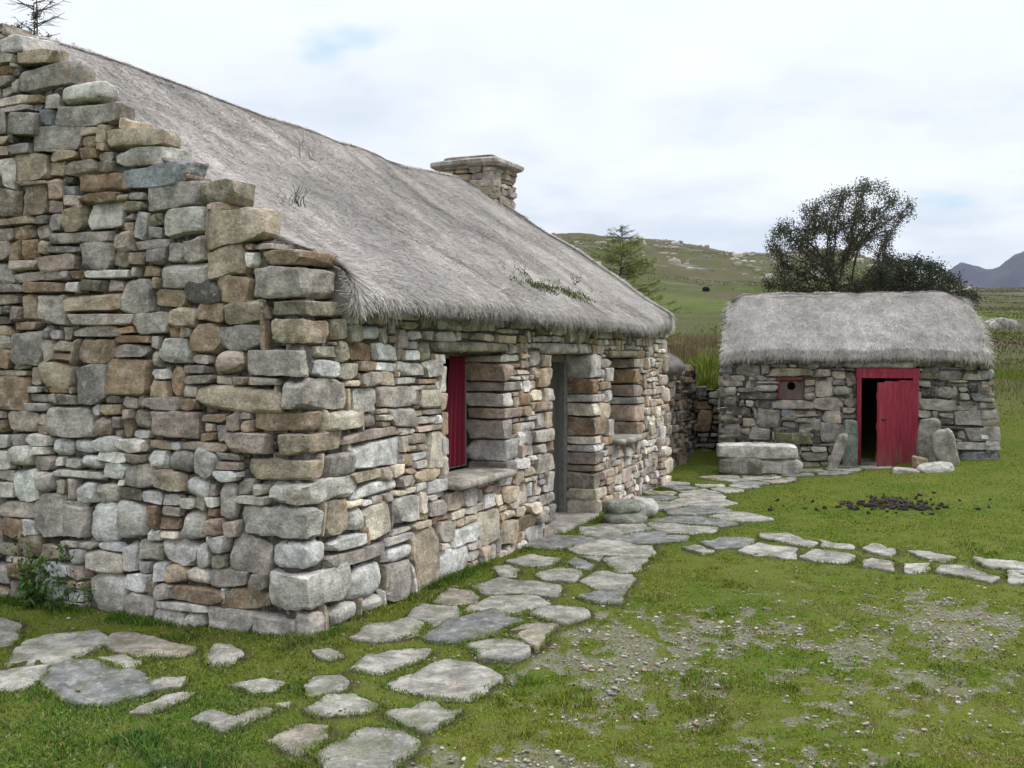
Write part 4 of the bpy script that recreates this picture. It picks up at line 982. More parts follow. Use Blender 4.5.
# ------------------------------------------------------------------ ground sheet
def terrain():
    thr = np.unique(np.r_[np.arange(-180, -42, 4.), np.arange(-42, 42, .16), np.arange(42, 180, 4.)]); th = np.radians(thr)
    rr = np.unique(np.r_[.3, 1, 1.8, np.geomspace(2.4, 30, 300), np.geomspace(30, 420, 190), np.geomspace(420, 3600, 24)])
    A, Rr = np.meshgrid(th, rr, indexing='ij'); X = Rr*np.sin(A); Y = Rr*np.cos(A); Z = ground_z(X, Y)
    near = sstep(14, 9, Rr)
    Z = Z+(fbm(X*9, Y*9, 3, 14)-.5)*.022*near
    B = np.where(Rr < 14, bare(X, Y), 0.); Z = Z-.018*B*near
    n, m = A.shape; f = [];
    i, j = np.meshgrid(np.arange(n), np.arange(m-1), indexing='ij'); i2 = (i+1) % n
    f = np.stack([i*m+j, i*m+j+1, i2*m+j+1, i2*m+j], -1).reshape(-1, 4)
    hb = np.stack([B, soil_shade(X, Y), np.zeros_like(B)], -1).reshape(-1, 3)
    # close the centre
    t = MB(); V = np.stack([X, Y, Z], -1).reshape(-1, 3)
    c = len(V); V = np.r_[V, [[0, 0, float(ground_z(0., 0.))]]]; hb = np.r_[hb, [[0, 0, 0]]]
    tri = np.array([(c, i*m, ((i+1) % n)*m) for i in range(n)])
    T = NT('turf_and_moor'); T.bsdf.inputs['Specular IOR Level'].default_value = .05; v = T.obj(); bb = T.attr('col'); sep = T.n.new('ShaderNodeSeparateColor'); T.put(sep.inputs[0], bb); bm = sep.outputs[0]
    geo = T.n.new('ShaderNodeSeparateXYZ'); T.put(geo.inputs[0], v)
    # near turf
    n1 = T.noise(v, 1.1, 6, .6); n2 = T.noise(v, 14, 6, .65); n3 = T.noise(v, 120, 4, .6)
    c1 = T.mix(T.ramp(n1, .35, .65), (.078, .118, .014), (.115, .132, .020))
    c1 = T.mix(T.ramp(n2, .42, .7, 0, .5), c1, (.15, .125, .06)); c1 = T.mix(1., c1, T.ramp(n3, .3, .7, .65, 1.25), 'MULTIPLY')
    vor = T.n.new('ShaderNodeTexVoronoi'); vor.inputs['Scale'].default_value = 85; T.put(vor.inputs['Vector'], T.vmath('ADD', v, T.vmath('MULTIPLY', T.n.new('ShaderNodeTexNoise').outputs[1], (.02, .02, .02))))
    sc_ = T.n.new('ShaderNodeSeparateColor'); T.put(sc_.inputs[0], vor.outputs['Color'])
    c2 = T.mix(T.ramp(sc_.outputs[0], 0, 1), (.12, .11, .075), (.26, .25, .21)); c2 = T.mix(T.ramp(n2, .4, .6, .1, .75), c2, (.16, .14, .10))
    bmask = T.ramp(T.math('ADD', bm, T.math('MULTIPLY', T.math('SUBTRACT', n2, .5), 1.3)), .35, .62)
    c2 = T.mix(T.ramp(n1, .35, .65, .1, .4), c2, c1); near = T.mix(bmask, c1, c2); near = T.mix(T.math('MULTIPLY', T.ramp(sep.outputs[1], .02, .35), T.ramp(n2, .35, .6, .55, 1.)), near, (.055, .043, .028))  # dark soil round the slabs doubles as contact shade put into the colour
    # moorland further off
    m1 = T.noise(v, .045, 7, .62); m2 = T.noise(v, .17, 7, .65); m3 = T.noise(T.vmath('MULTIPLY', v, (1., .45, 1.)), 1.1, 8, .7)
    c3 = T.mix(T.ramp(m1, .40, .56), (.055, .080, .018), (.072, .072, .028)); c3 = T.mix(T.ramp(m2, .45, .60, 0, .85), c3, (.095, .073, .05))
    c3 = T.mix(T.ramp(m3, .52, .68, 0, .8), c3, (.045, .055, .022))
    farb = T.ramp(geo.outputs[1], 95, 230); rk = T.noise(T.vmath('MULTIPLY', v, (.7, 1., 2.)), .11, 9, .72)
    c3 = T.mix(T.math('MULTIPLY', T.ramp(rk, .54, .62), T.math('MULTIPLY', farb, .8)), c3, (.27, .26, .25))
    c3 = T.mix(T.math('MULTIPLY', farb, .45), c3, (.088, .078, .045))
    # improved green field below the moor
    fx = T.math('SUBTRACT', 1., T.ramp(T.math('ABSOLUTE', T.math('SUBTRACT', geo.outputs[1], T.math('ADD', 72., T.math('MULTIPLY', m1, 60.)))), 7, 20)); fn = T.ramp(T.math('ADD', T.noise(v, .03, 3, .5), T.math('MULTIPLY', geo.outputs[0], .0010)), .42, .5)
    c3 = T.mix(T.math('MULTIPLY', T.math('MULTIPLY', fx, fn), .5), c3, (.095, .135, .03))
    col = T.mix(T.ramp(geo.outputs[1], 15, 20), near, c3)
    h = T.math('ADD', T.math('MULTIPLY', n2, .6), T.math('MULTIPLY', n3, .4)); h = T.math('ADD', h, T.math('MULTIPLY', m3, 6.))
    mat = T.done(col, .95, T.bump(h, .8, .03)); 
    vor.inputs['Randomness'].default_value = 1
    g = mesh_np('ground', V, [f, tri], mat, None, hb); tag(g, kind='structure')
terrain()
# mountains
def mountains():
    b = np.linspace(.30, 1.1, 260); d = np.linspace(2300, 3400, 60)
    px = 512+b*F; prof = np.interp(px, [900, 925, 945, 960, 975, 988, 1004, 1024, 1060, 1120, 1250, 1400, 1700], [0, 4, 15, 21, 19, 17, 25, 36, 54, 66, 50, 60, 10]); prof = np.convolve(np.pad(prof, 4, 'edge'), np.hanning(9)/np.hanning(9).sum(), 'valid')
    Bb, D = np.meshgrid(b, d, indexing='ij'); prof = prof[:, None]
    rel = np.exp(-((D-2850)/330)**2); 
    Z = -20+rel*(prof/F*2850+190+20)*(1+.0*D)+(fbm(Bb*60, D*.012, 5, 51)-.5)*34*rel*sstep(2, 20, prof)
    V = np.stack([Bb*D, D, Z], -1).reshape(-1, 3); n, m = Bb.shape
    i, j = np.meshgrid(np.arange(n-1), np.arange(m-1), indexing='ij')
    f = np.stack([i*m+j, (i+1)*m+j, (i+1)*m+j+1, i*m+j+1], -1).reshape(-1, 4)
    T = NT('hazy_heather_mountain'); v = T.obj(); a = T.noise(v, .006, 9, .7); c = T.mix(T.ramp(a, .4, .62), (.018, .020, .038), (.040, .040, .055)); c = T.mix(T.ramp(T.noise(v, .02, 8, .7), .55, .65, 0, .4), c, (.075, .07, .078))  # heather tones with bluish distance haze put into the colour
    tag(mesh_np('mountain', V, [f], T.done(c, .95), None), kind='structure')
mountains()
def hazebox():
    m = bpy.data.materials.new('air'); m.use_nodes = True; nt = m.node_tree; nt.nodes.remove(nt.nodes['Principled BSDF'])
    v = nt.nodes.new('ShaderNodeVolumePrincipled'); v.inputs['Color'].default_value = (.78, .84, 1, 1); v.inputs['Density'].default_value = HAZE; v.inputs['Anisotropy'].default_value = .2
    nt.links.new(v.outputs[0], nt.nodes['Material Output'].inputs['Volume'])
    b = MB().box((0, 0, 300), (3700, 3700, 420)); o = b.build('haze', m, None, False); tag(o, kind='stuff')
HAZE = .00006
USE_HAZE = True
if USE_HAZE: hazebox()

# ------------------------------------------------------------------ grass, pebbles
def incot(x, y, pad=.02):
    s = (x-P0[0])*U[0]+(y-P0[1])*U[1]; t = (x-P0[0])*Vv[0]+(y-P0[1])*Vv[1]
    return (s > -pad) & (s < LEN+pad) & (t > -pad) & (t < WID), s, t
def inbarn(x, y):
    a = (x-BO[0])*Ba[0]+(y-BO[1])*Ba[1]; b = (x-BO[0])*Bb3[0]+(y-BO[1])*Bb3[1]
    return (a > -.05) & (a < BL+.05) & (b > -.03) & (b < BD)
def blades(mb, x, y, z, h, w, lean, cols, rg):
    N = len(x); an = rg.uniform(0, 6.28, N); dx, dy = np.cos(an), np.sin(an); fa = rg.uniform(0, 6.28, N); wx, wy = np.cos(fa)*w, np.sin(fa)*w
    V = []
    for u, ww in ((0, 1.), (.55, .8)):
        for sg in (-1, 1): V.append(np.stack([x+dx*lean*h*u*u+wx*sg*ww, y+dy*lean*h*u*u+wy*sg*ww, z+h*u*(1-.25*lean*u)], -1))
    V.append(np.stack([x+dx*lean*h, y+dy*lean*h, z+h*(1-.35*lean)], -1))
    V = np.stack(V, 1); b = np.arange(N)[:, None]*5
    mb.add(V.reshape(-1, 3), [np.array([[0, 1, 3, 2]])+b, np.array([[2, 3, 4]])+b], np.repeat(cols, 5, 0))
def turf():
    rg = np.random.default_rng(301); mb = MB(); N = 620000
    # density falls with distance so that the picture density stays even
    th = rg.uniform(-.56, .56, N); r = 3.2*(17/3.2)**(rg.random(N)**1.05); x = r*np.sin(th); y = r*np.cos(th)
    ok = ~onslab(x, y) & ~inbarn(x, y) & (rg.random(N) > soil_shade(x, y)*1.3*sstep(.35, .6, fbm(x*3, y*3, 3, 307))); c, s, t = incot(x, y, -.03); ok &= ~c
    B = bare(x, y); ok &= rg.random(N) > B*.98
    thin = fbm(x*2.4, y*2.4, 4, 302); ok &= rg.random(N) < sstep(.25, .5, thin)*.7+.35
    x, y, r, s, t, thin, B = [q[ok] for q in (x, y, r, s, t, thin, B)]; N = len(x)
    # grass is longer next to walls and at scattered tufts
    dw = np.where((s > -.3) & (s < LEN+.3), np.abs(t), 9); dg = np.where((t > -.3), np.abs(s), 9); wall = np.exp(-np.minimum(np.where(t < 0, dw, 9), np.where(s < 0, dg, 9))/.14)
    tuft = sstep(.64, .74, fbm(x*3.2, y*3.2, 3, 303)); lawn = sstep(8, 9.5, y)
    h = (.0065+.0075*thin+.014*wall+.019*tuft*(1-lawn)+.003*lawn)*rg.uniform(.5, 1.5, N); left = sstep(-.4, -1.4, x)*sstep(6.5, 4.5, y); h *= 1+.8*left
    z = ground_z(x, y)-.018*B
    n1 = fbm(x*1.1, y*1.1, 4, 304); n2 = fbm(x*4, y*4, 3, 305)
    ca, cb_, cc, cd = np.array([.105, .155, .016]), np.array([.18, .185, .026]), np.array([.24, .20, .085]), np.array([.062, .125, .024])
    k = sstep(.32, .66, n1+.25*(n2-.5))[:, None]; col = ca*(1-k)+cb_*k
    k2 = (sstep(.52, .72, n2)*.6*(1-lawn*.6))[:, None]; col = col*(1-k2)+cc*k2
    k3 = np.clip(left*.75+wall*.25+.25*tuft, 0, 1)[:, None]; col = col*(1-k3)+cd*k3
    dry = rg.random(N) < .07; col[dry] = np.array([.24, .20, .10])
    gl = (lawn*.65)[:, None]; col = col*(1-gl)+np.array([.095, .160, .012])*gl
    col = col*rg.uniform(.7, 1.35, (N, 1)); w = (.0011+.00018*r)*rg.uniform(.8, 1.4, N)
    blades(mb, x, y, z-.002, h, w, rg.uniform(.2, 1.1, N), col, rg)
    # low broad-leaved weeds and fallen dead straw among the moss
    N = 26000; th = rg.uniform(-.56, .56, N); r = 3.2*(11/3.2)**rg.random(N); x = r*np.sin(th); y = r*np.cos(th); ok = ~onslab(x, y) & ~incot(x, y, .0)[0] & (rg.random(N) < sstep(.56, .7, fbm(x*2.1+8, y*2.1, 4, 306))); x, y = x[ok], y[ok]; n = len(x)
    leaves(mb, np.stack([x, y, ground_z(x, y)+rg.uniform(.008, .022, n)], 1), rg.uniform(.004, .010, n), np.array([.075, .15, .02])*rg.uniform(.6, 1.5, (n, 1)), rg, .7)
    n = 5000; th = rg.uniform(-.56, .56, n); r = 3.2*(10/3.2)**rg.random(n); x = r*np.sin(th); y = r*np.cos(th); ok = ~incot(x, y, .0)[0]; x, y = x[ok], y[ok]; n = len(x)
    leaves(mb, np.stack([x, y, ground_z(x, y)+rg.uniform(.012, .026, n)], 1), rg.uniform(.006, .028, n), np.array([.26, .20, .11])*rg.uniform(.5, 1.4, (n, 1)), rg, .06)
    o = mb.build('grass', M['blade']); tag(o, kind='stuff')

def fringe():
    """moss and grass creeping over the slab edges and along the wall foot"""
    rg = np.random.default_rng(311); mb = MB(); X = []; Y = []
    for q in slabpolys:
        n = int(620*np.linalg.norm(q-np.roll(q, 1, 0), axis=1).sum()*min(1, 5.5/q[:, 1].mean())); i = rg.integers(0, len(q), n); u = rg.random(n)[:, None]; p = q[i]*(1-u)+q[(i+1) % len(q)]*u
        p = p+rg.normal(0, .014, (n, 2)); X.append(p[:, 0]); Y.append(p[:, 1])
    x = np.concatenate(X); y = np.concatenate(Y); ok = rg.random(len(x)) < sstep(.35, .6, fbm(x*3.5, y*3.5, 3, 312)); c, s, t = incot(x, y, 0); ok &= ~c; x, y = x[ok], y[ok]; N = len(x)
    k = fbm(x*2, y*2, 3, 313)[:, None]; col = (np.array([.085, .15, .022])*(1-k)+np.array([.17, .20, .035])*k)*rg.uniform(.7, 1.3, (N, 1))
    r = np.hypot(x, y); blades(mb, x, y, ground_z(x, y)+.004, rg.uniform(.012, .032, N), (.001+.00018*r)*rg.uniform(.8, 1.3, N), rg.uniform(.3, 1.2, N), col, rg)
    # wall foot, tall
    N = 16000; s = rg.uniform(-.1, LEN+.2, N); t = -np.abs(rg.normal(0, .05, N))-.01; g = rg.random(N) < .42; tt = rg.uniform(0, 3.4, N)
    x = np.where(g, P0[0]+U[0]*(t-.02)+Vv[0]*tt, P0[0]+U[0]*s+Vv[0]*(t-.01)); y = np.where(g, P0[1]+U[1]*(t-.02)+Vv[1]*tt, P0[1]+U[1]*s+Vv[1]*(t-.01))
    d = (s > DR[0]-.5) & (s < W2[0]+.1) & ~g; cl = fbm(x*2.2, y*2.2, 3, 314); ok = ~d & (rg.random(N) < sstep(.42, .6, cl)) & ~onslab(x, y); x, y, cl = x[ok], y[ok], cl[ok]; N = len(x)
    col = np.array([.075, .13, .022])*rg.uniform(.6, 1.5, (N, 1)); blades(mb, x, y, ground_z(x, y), rg.uniform(.02, .06, N)*(.5+cl), rg.uniform(.0015, .003, N), rg.uniform(.2, 1, N), col, rg)
    o = mb.build('grass_fringe', M['blade']); tag(o, kind='stuff')
fringe()
def gravel():
    rg = np.random.default_rng(321); N = 46000; x = rg.uniform(-3.2, 5.5, N); y = rg.uniform(3.2, 9, N); ok = rg.random(N) < bare(x, y)*.8+.02
    ok &= ~onslab(x, y); c, s, t = incot(x, y, .0); ok &= ~c; x, y = x[ok], y[ok]; N = len(x)
    r = rg.lognormal(math.log(.0042), .45, N).clip(.0028, .026); half = np.stack([r*rg.uniform(.9, 1.7, N), r*rg.uniform(.8, 1.2, N), r*rg.uniform(.35, .7, N)], 1)
    P, Fq = rocks(half, rg.uniform(2.4, 7, N), (2, 2, 2), True, 3, .3, 0, .65, rg); a = rg.uniform(0, 6.28, N); c_, s_ = np.cos(a)[:, None], np.sin(a)[:, None]
    Q = P.copy(); Q[:, :, 0] = c_*P[:, :, 0]-s_*P[:, :, 1]; Q[:, :, 1] = s_*P[:, :, 0]+c_*P[:, :, 1]
    Q += np.stack([x, y, ground_z(x, y)-.012*bare(x, y)+half[:, 2]*.5], 1)[:, None]; mb = MB()
    add_rocks(mb, Q, Fq, pick(dict(mid=3.4, pale=1.8, grey=3, white=.2, tan=1.2, brown=.4), N, rg)*.72, rg.uniform(0, 9, (N, 3)))
    o = mb.build('gravel', M['peb'], None, False); tag(o, kind='stuff')
gravel()
def coal():
    rg = np.random.default_rng(331); N = 230; c = gpt(888, 506, .05); c2 = gpt(925, 511, .05)
    a = rg.random(N) < .15; x = np.where(a, c2[0]+rg.normal(0, .16, N), c[0]+rg.normal(0, .2, N)); y = np.where(a, c2[1]+rg.normal(0, .06, N), c[1]+rg.normal(0, .26, N))
    sp = rg.random(N) < .12; x[sp] = c[0]+rg.normal(0, .6, sp.sum()); y[sp] = c[1]+rg.normal(0, .5, sp.sum())
    r = rg.uniform(.007, .024, N); P, Fq = rocks(np.stack([r*1.3, r, r*.8], 1), rg.uniform(3, 8, N), (3, 3, 3), True, 4, .25, .0, .65, rg); P = rot_y(P, rg.uniform(-1, 1, N))
    P += np.stack([x, y, ground_z(x, y)+.012+.02*np.exp(-((x-c[0])**2+(y-c[1])**2)/.05)], 1)[:, None]; mb = MB(); add_rocks(mb, P, Fq, np.full((N, 3), .03), rg.uniform(0, 9, (N, 3)))
    o = mb.build('charred_peat', M['coal'], None, False); tag(o, kind='stuff')
coal()
def rough_grass():
    """rank grass and rushes on the bank, tussocks and heather on the hill"""
    rg = np.random.default_rng(341); mb = MB()
    N = 60000; b = np.where(rg.random(N) < .62, rg.uniform(.02, .27, N), rg.uniform(.44, .62, N)); Y = np.where(b < .3, 16.6, 15.0)+16*rg.random(N)**1.6; x = b*Y; y = Y
    ok = ~inbarn(x, y); x, y = x[ok], y[ok]; N = len(x); n = fbm(x*1.1, y*.8, 3, 342); n2 = fbm(x*.35+4, y*.35, 3, 343)
    lf = x/y < .3; k = (sstep(.4, .6, n2)*np.where(lf, 1, .25))[:, None]; col = np.array([.125, .155, .022])*(1-k)+np.array([.17, .125, .075])*k; col = col*rg.uniform(.6, 1.4, (N, 1))
    lf = x/y < .3; h = np.where(lf, .10+.32*sstep(.35, .65, n), .012+(.03+.12*n)*sstep(15, 19, y))*rg.uniform(.5, 1.3, N)
    blades(mb, x, y, ground_z(x, y)-.01, h, rg.uniform(.003, .007, N), rg.uniform(.1, .7, N), col, rg)
    N = 190000; b = np.where(rg.random(N) < .65, rg.uniform(-.05, .36, N), rg.uniform(.42, .62, N)); Y = 28*(300/28)**(rg.random(N)**.9); x = b*Y; y = Y
    n = fbm(x*.06, y*.045, 4, 344); ok = rg.random(N) < sstep(.42, .6, n); x, y = x[ok], y[ok]; N = len(x); n2 = fbm(x*.03, y*.03, 3, 345)
    k = sstep(.42, .58, n2)[:, None]; col = np.array([.115, .13, .038])*(1-k)+np.array([.14, .11, .07])*k; col = col*rg.uniform(.6, 1.35, (N, 1)); col[rg.random(N) < .2] *= .7
    h = (.07+.0010*y)*rg.uniform(.5, 1.4, N); blades(mb, x, y, ground_z(x, y)-.02, h, h*rg.uniform(.10, .22, N), rg.uniform(.3, 1.2, N), col, rg)
    o = mb.build('rough_grass', M['blade']); tag(o, kind='stuff')
    # outcropping rock on the crest
    N = 1300; b = rg.uniform(-.05, .44, N); Y = 305-115*rg.random(N)**2; x = b*Y; ok = rg.random(N) < sstep(.46, .6, fbm(x*.05, Y*.05, 3, 346)); x, Y = x[ok], Y[ok]; N = len(x)
    r = rg.lognormal(math.log(.34), .6, N).clip(.1, 1.); P, Fq = rocks(np.stack([r*1.2, r, r*.8], 1), rg.uniform(3, 6, N), (3, 3, 3), True, 5, .25, .0, .65, rg); P += np.stack([x, Y, ground_z(x, Y)], 1)[:, None]
    m2 = MB(); add_rocks(m2, P, Fq, pick(dict(mid=2, pale=2, grey=2), N, rg)*.9, rg.uniform(0, 9, (N, 3))); o = m2.build('hillside_rocks', M['peb'], None, False); tag(o, kind='stuff')
rough_grass()

# ------------------------------------------------------------------ trees and plants
def colonize(att, root, step, infl, kill, start_dir, iters=140, seed=1, sun=0.):
    rg = np.random.default_rng(seed); nodes = [np.array(root, float)]; par = [-1]; att = np.array(att, float)
    d = np.array(start_dir, float); d /= np.linalg.norm(d)
    while np.linalg.norm(att-nodes[-1], axis=1).min() > infl*.8 and len(nodes) < 80: nodes.append(nodes[-1]+(d+rg.normal(0, .18, 3))*step); par.append(len(nodes)-2)
    Nn = np.array(nodes); D = np.linalg.norm(att[:, None]-Nn[None], axis=2); near = D.argmin(1); nd = D.min(1); alive = np.ones(len(att), bool)
    for it in range(iters):
        act = alive & (nd < infl)
        if not act.any(): break
        new = []
        for k in np.unique(near[act]):
            v = att[act & (near == k)]-nodes[k]; v = (v/np.linalg.norm(v, axis=1)[:, None]).sum(0)+rg.normal(0, .25, 3); v[2] += sun
            v /= np.linalg.norm(v)+1e-9; nodes.append(nodes[k]+v*step); par.append(int(k)); new.append(len(nodes)-1)
        Nw = np.array([nodes[k] for k in new]); D = np.linalg.norm(att[:, None]-Nw[None], axis=2); j = D.argmin(1); dm = D.min(1); b = dm < nd
        near[b] = np.array(new)[j[b]]; nd[b] = dm[b]; alive &= nd > kill
    return np.array(nodes), np.array(par)
def skeleton_mesh(mb, nodes, par, r0, p=2.3, cap=9., nn=5):
    n = len(nodes); w = np.zeros(n); ch = np.zeros(n, int)
    for i in range(n-1, 0, -1):
        if w[i] == 0: w[i] = r0**p
        w[par[i]] += w[i]; ch[par[i]] += 1
    r = np.minimum(w**(1/p), cap); r[0] *= 1.15
    P0_, P1 = nodes[par[1:]], nodes[1:]; r1 = r[1:]; rp = np.minimum(r[par[1:]], r1*1.6); d = P1-P0_; L = np.linalg.norm(d, axis=1)[:, None]; d /= L+1e-9
    u = np.cross(d, np.where(np.abs(d[:, 2:3]) < .9, [[0, 0, 1.]], [[1., 0, 0]])); u /= np.linalg.norm(u, axis=1)[:, None]; v = np.cross(d, u)
    an = np.arange(nn)*2*math.pi/nn; ring = np.cos(an)[None, :, None]*u[:, None]+np.sin(an)[None, :, None]*v[:, None]
    V = np.concatenate([P0_[:, None]+ring*rp[:, None, None], P1[:, None]+ring*r1[:, None, None]], 1); m = len(V)
    f = np.array([(i, (i+1) % nn, nn+(i+1) % nn, nn+i) for i in range(nn)])
    mb.add(V.reshape(-1, 3), [(f[None]+np.arange(m)[:, None, None]*2*nn).reshape(-1, 4)], (.07, .06, .05)); return r, ch
def leaves(mb, c, size, cols, rg, asp=.6):
    N = len(c); a = rg.normal(size=(N, 3)); a /= np.linalg.norm(a, axis=1)[:, None]; b = np.cross(a, rg.normal(size=(N, 3))); b /= np.linalg.norm(b, axis=1)[:, None]; s = np.asarray(size)[:, None]
    V = np.stack([c-a*s, c+b*s*asp, c+a*s, c-b*s*asp], 1); mb.add(V.reshape(-1, 3), [np.arange(N*4).reshape(-1, 4)], np.repeat(cols, 4, 0))
turf()
def thorn(name, outline, Y, thick, rootpx, lab, seed, natt, nleaf, lsz, cols, lean, keep=.6, cat='tree', step=.13, stems=1, hole=.25):
    rg = np.random.default_rng(seed); ol = np.array(outline, float); lo, hi = ol.min(0), ol.max(0); pts = []
    while len(pts) < natt:
        p = rg.uniform(lo, hi, (natt, 2)); p = p[inpoly(p[:, 0], p[:, 1], ol)]
        for q in p:
            if vn(np.array(q[0]*.045), np.array(q[1]*.07), seed) > hole: pts.append(q)
    pts = np.array(pts[:natt]); mid = (lo[0]+hi[0])/2; hw = (hi[0]-lo[0])/2
    dep = rg.uniform(-1, 1, natt)*thick*np.sqrt(np.clip(1-((pts[:, 0]-mid)/hw)**2, .15, 1))
    att = np.array([at(a, b, Y+d) for (a, b), d in zip(pts, dep)]); root = at(rootpx[0], rootpx[1], Y); root[2] = float(ground_z(root[0], root[1]))-.1
    o = empty(name, root, lab, cat); mb = MB(); nodes, par = colonize(att, root, step, .9, .2, lean, seed=seed)
    r, ch = skeleton_mesh(mb, nodes, par, .0075 if stems == 1 else .006); mb.build('trunk', M['bark'], o)
    tw = np.where(r < .028)[0]; k = rg.choice(tw, nleaf); cl = nodes[k]+rg.normal(0, .085, (nleaf, 3)); dens = fbm(cl[:, 0]*1.7+cl[:, 1], cl[:, 2]*1.7, 3, seed)
    ok = rg.random(nleaf) < keep+sstep(.4, .6, dens)*(1-keep); cl = cl[ok]; n = len(cl); cc = np.array(cols)[rg.integers(0, len(cols), n)]*rg.uniform(.65, 1.4, (n, 1))
    m = MB(); leaves(m, cl, rg.uniform(.6, 1.3, n)*lsz, cc, rg); m.build('crown', M['leaf'], o, False)
thorn('hawthorn_tree', [(764,244),(772,226),(790,222),(800,203),(822,200),(834,186),(850,189),(862,179),(876,186),(890,184),(896,196),(910,199),(918,217),(903,222),(897,238),(886,246),(900,262),(915,300),(768,300),(760,278),(782,264),(766,254)], 29, 1.5, (838, 330),
      'windswept hawthorn tree with rounded open crown rising behind the outhouse roof', 401, 1900, 62000, .026, [(.045, .05, .026), (.055, .048, .03), (.04, .045, .022), (.07, .065, .03)], (.1, 0, 1), .55)
thorn('thorn_bush', [(868,300),(876,266),(888,252),(900,258),(911,254),(924,262),(936,262),(944,271),(956,272),(962,281),(974,286),(981,302),(970,312),(870,312)], 27, 1.3, (925, 340),
      'dense dark thorn bush right of the open hawthorn, behind the outhouse', 402, 700, 30000, .030, [(.032, .04, .02), (.045, .05, .025), (.03, .034, .018)], (.1, 0, 1), .45, 'bush', .12, hole=.22)
def conifer(name, px, ytop, Y, hw, lab, seed, cols, sparse, zb=None, per=26, lsz=.024):
    rg = np.random.default_rng(seed); top = at(px, ytop, Y); g = float(ground_z(top[0], top[1])) if zb is None else zb; H = top[2]-g
    o = empty(name, (top[0], Y, g), lab, 'tree'); m = MB(); m.tube([(top[0]+.04*math.sin(k*.9), Y, g+H*k/10) for k in range(11)], [.05*(1-k/10.4) for k in range(11)], (.1, .08, .06), 6)
    lf = []; nb = int(H*per)
    for i in range(nb):
        u = .06+.92*(i/nb)**.9; z = g+H*u; ln = hw*(1-u)**.75*rg.uniform(.6, 1.02)+.08; a = rg.uniform(0, 6.28); p = []; up = .5*u-.05+rg.uniform(-.15, .25)
        for k in range(6):
            q = k/5; p.append((top[0]+math.cos(a)*ln*q, Y+math.sin(a)*ln*q, z+ln*(up*q-.25*q*q+(.25*q**3))))
        m.tube(p, [.009*(1-q*.16) for q in range(6)], (.1, .08, .06), 4); p = np.array(p)
        nt = int(ln*22*sparse)+2
        for _ in range(nt):
            q = rg.uniform(.12, 1); b = np.array([np.interp(q, np.linspace(0, 1, 6), p[:, c]) for c in range(3)]); tl = .16*(1.2-q)*rg.uniform(.5, 1.3)+.03; d = np.array([math.cos(a+rg.choice([-1, 1])*rg.uniform(.4, 1.1)), math.sin(a+rg.choice([-1, 1])*rg.uniform(.4, 1.1)), rg.uniform(-.4, .2)])
            e = b+d*tl; m.tube([b, e], [.003, .0015], (.1, .08, .06), 3); n_ = int(13*sparse)+2; w = rg.random(n_)[:, None]; lf.append((b*(1-w)+e*w+rg.normal(0, .02, (n_, 3))) if u < .86 else b[None])
    m.build('trunk', M['bark'], o); lf = np.concatenate(lf); n = len(lf); m = MB(); leaves(m, lf, rg.uniform(.5, 1.2, n)*lsz, np.array(cols)[rg.integers(0, len(cols), n)]*rg.uniform(.6, 1.4, (n, 1)), rg, .3); m.build('crown', M['leaf'], o, False)
conifer('larch_tree', 621, 224, 21.5, 1.55, 'young pale green larch with a bare pointed tip behind the cottage', 411, [(.26, .30, .09), (.32, .34, .11), (.15, .19, .055)], 1.7, per=46, lsz=.016)
conifer('spruce_tree', 33, -42, 11.8, 1.3, 'sparse dark conifer top showing above the thatch ridge in the top left corner', 412, [(.05, .055, .04), (.07, .065, .05)], 1.1, zb=0., per=24, lsz=.022)
# small plants
def weed(name, base, h, n, lab, cat, seed, cols, lw=.03, spread=.12, leafn=14, lean=.25, wood=(.09, .10, .04), thick=.003):
    rg = np.random.default_rng(seed); o = empty(name, base, lab, cat); st = MB(); L = []; S = []
    for i in range(n):
        b = np.array(base)+np.array([*rg.normal(0, spread*.5, 2), -.01]); d = np.array([*rg.normal(0, lean, 2), 1.]); hh = h*rg.uniform(.55, 1.1); p = [b+d*hh*k/5+np.array([*rg.normal(0, .01, 2), 0]) for k in range(6)]
        st.tube(p, [thick*(1-k*.15) for k in range(6)], wood, 4)
        for k in range(leafn):
            q = rg.uniform(.1, 1); c = np.array([np.interp(q, np.linspace(0, 1, 6), np.array(p)[:, j]) for j in range(3)]); L.append(c+rg.normal(0, lw*.9, 3)*[1, 1, .4]); S.append(lw*rg.uniform(.5, 1.2)*(1.2-.6*q))
    st.build('stem', mat_weed, o)
    if L:
        L = np.array(L); m = MB(); leaves(m, L, np.array(S), np.array(cols)[rg.integers(0, len(cols), len(L))]*rg.uniform(.7, 1.4, (len(L), 1)), rg, .45); m.build('leaves', M['leaf'], o, False)
mat_weed = mat_attr('green_stems')
GRN = [(.06, .12, .025), (.085, .15, .03), (.045, .09, .02)]
def wallpt(px, off=.07): t = t_of(px); p = P0+V3*t-U3*off; return np.array([p[0], p[1], float(ground_z(p[0], p[1]))])
weed('nettle', wallpt(48), .46, 12, 'tall clump of nettles against the foot of the gable wall', 'plant', 501, GRN, .036, .2, 30)
weed('nettle', wallpt(70), .30, 6, 'shorter spindly nettle clump to the right of the tall one at the gable foot', 'plant', 502, GRN, .026, .12, 14)
weed('fern', wallpt(94, .04)+np.array([0, 0, .07]), .16, 3, 'single small fern sprig on a pale stone at the foot of the gable', 'plant', 503, [(.05, .12, .03)], .02, .03, 16)
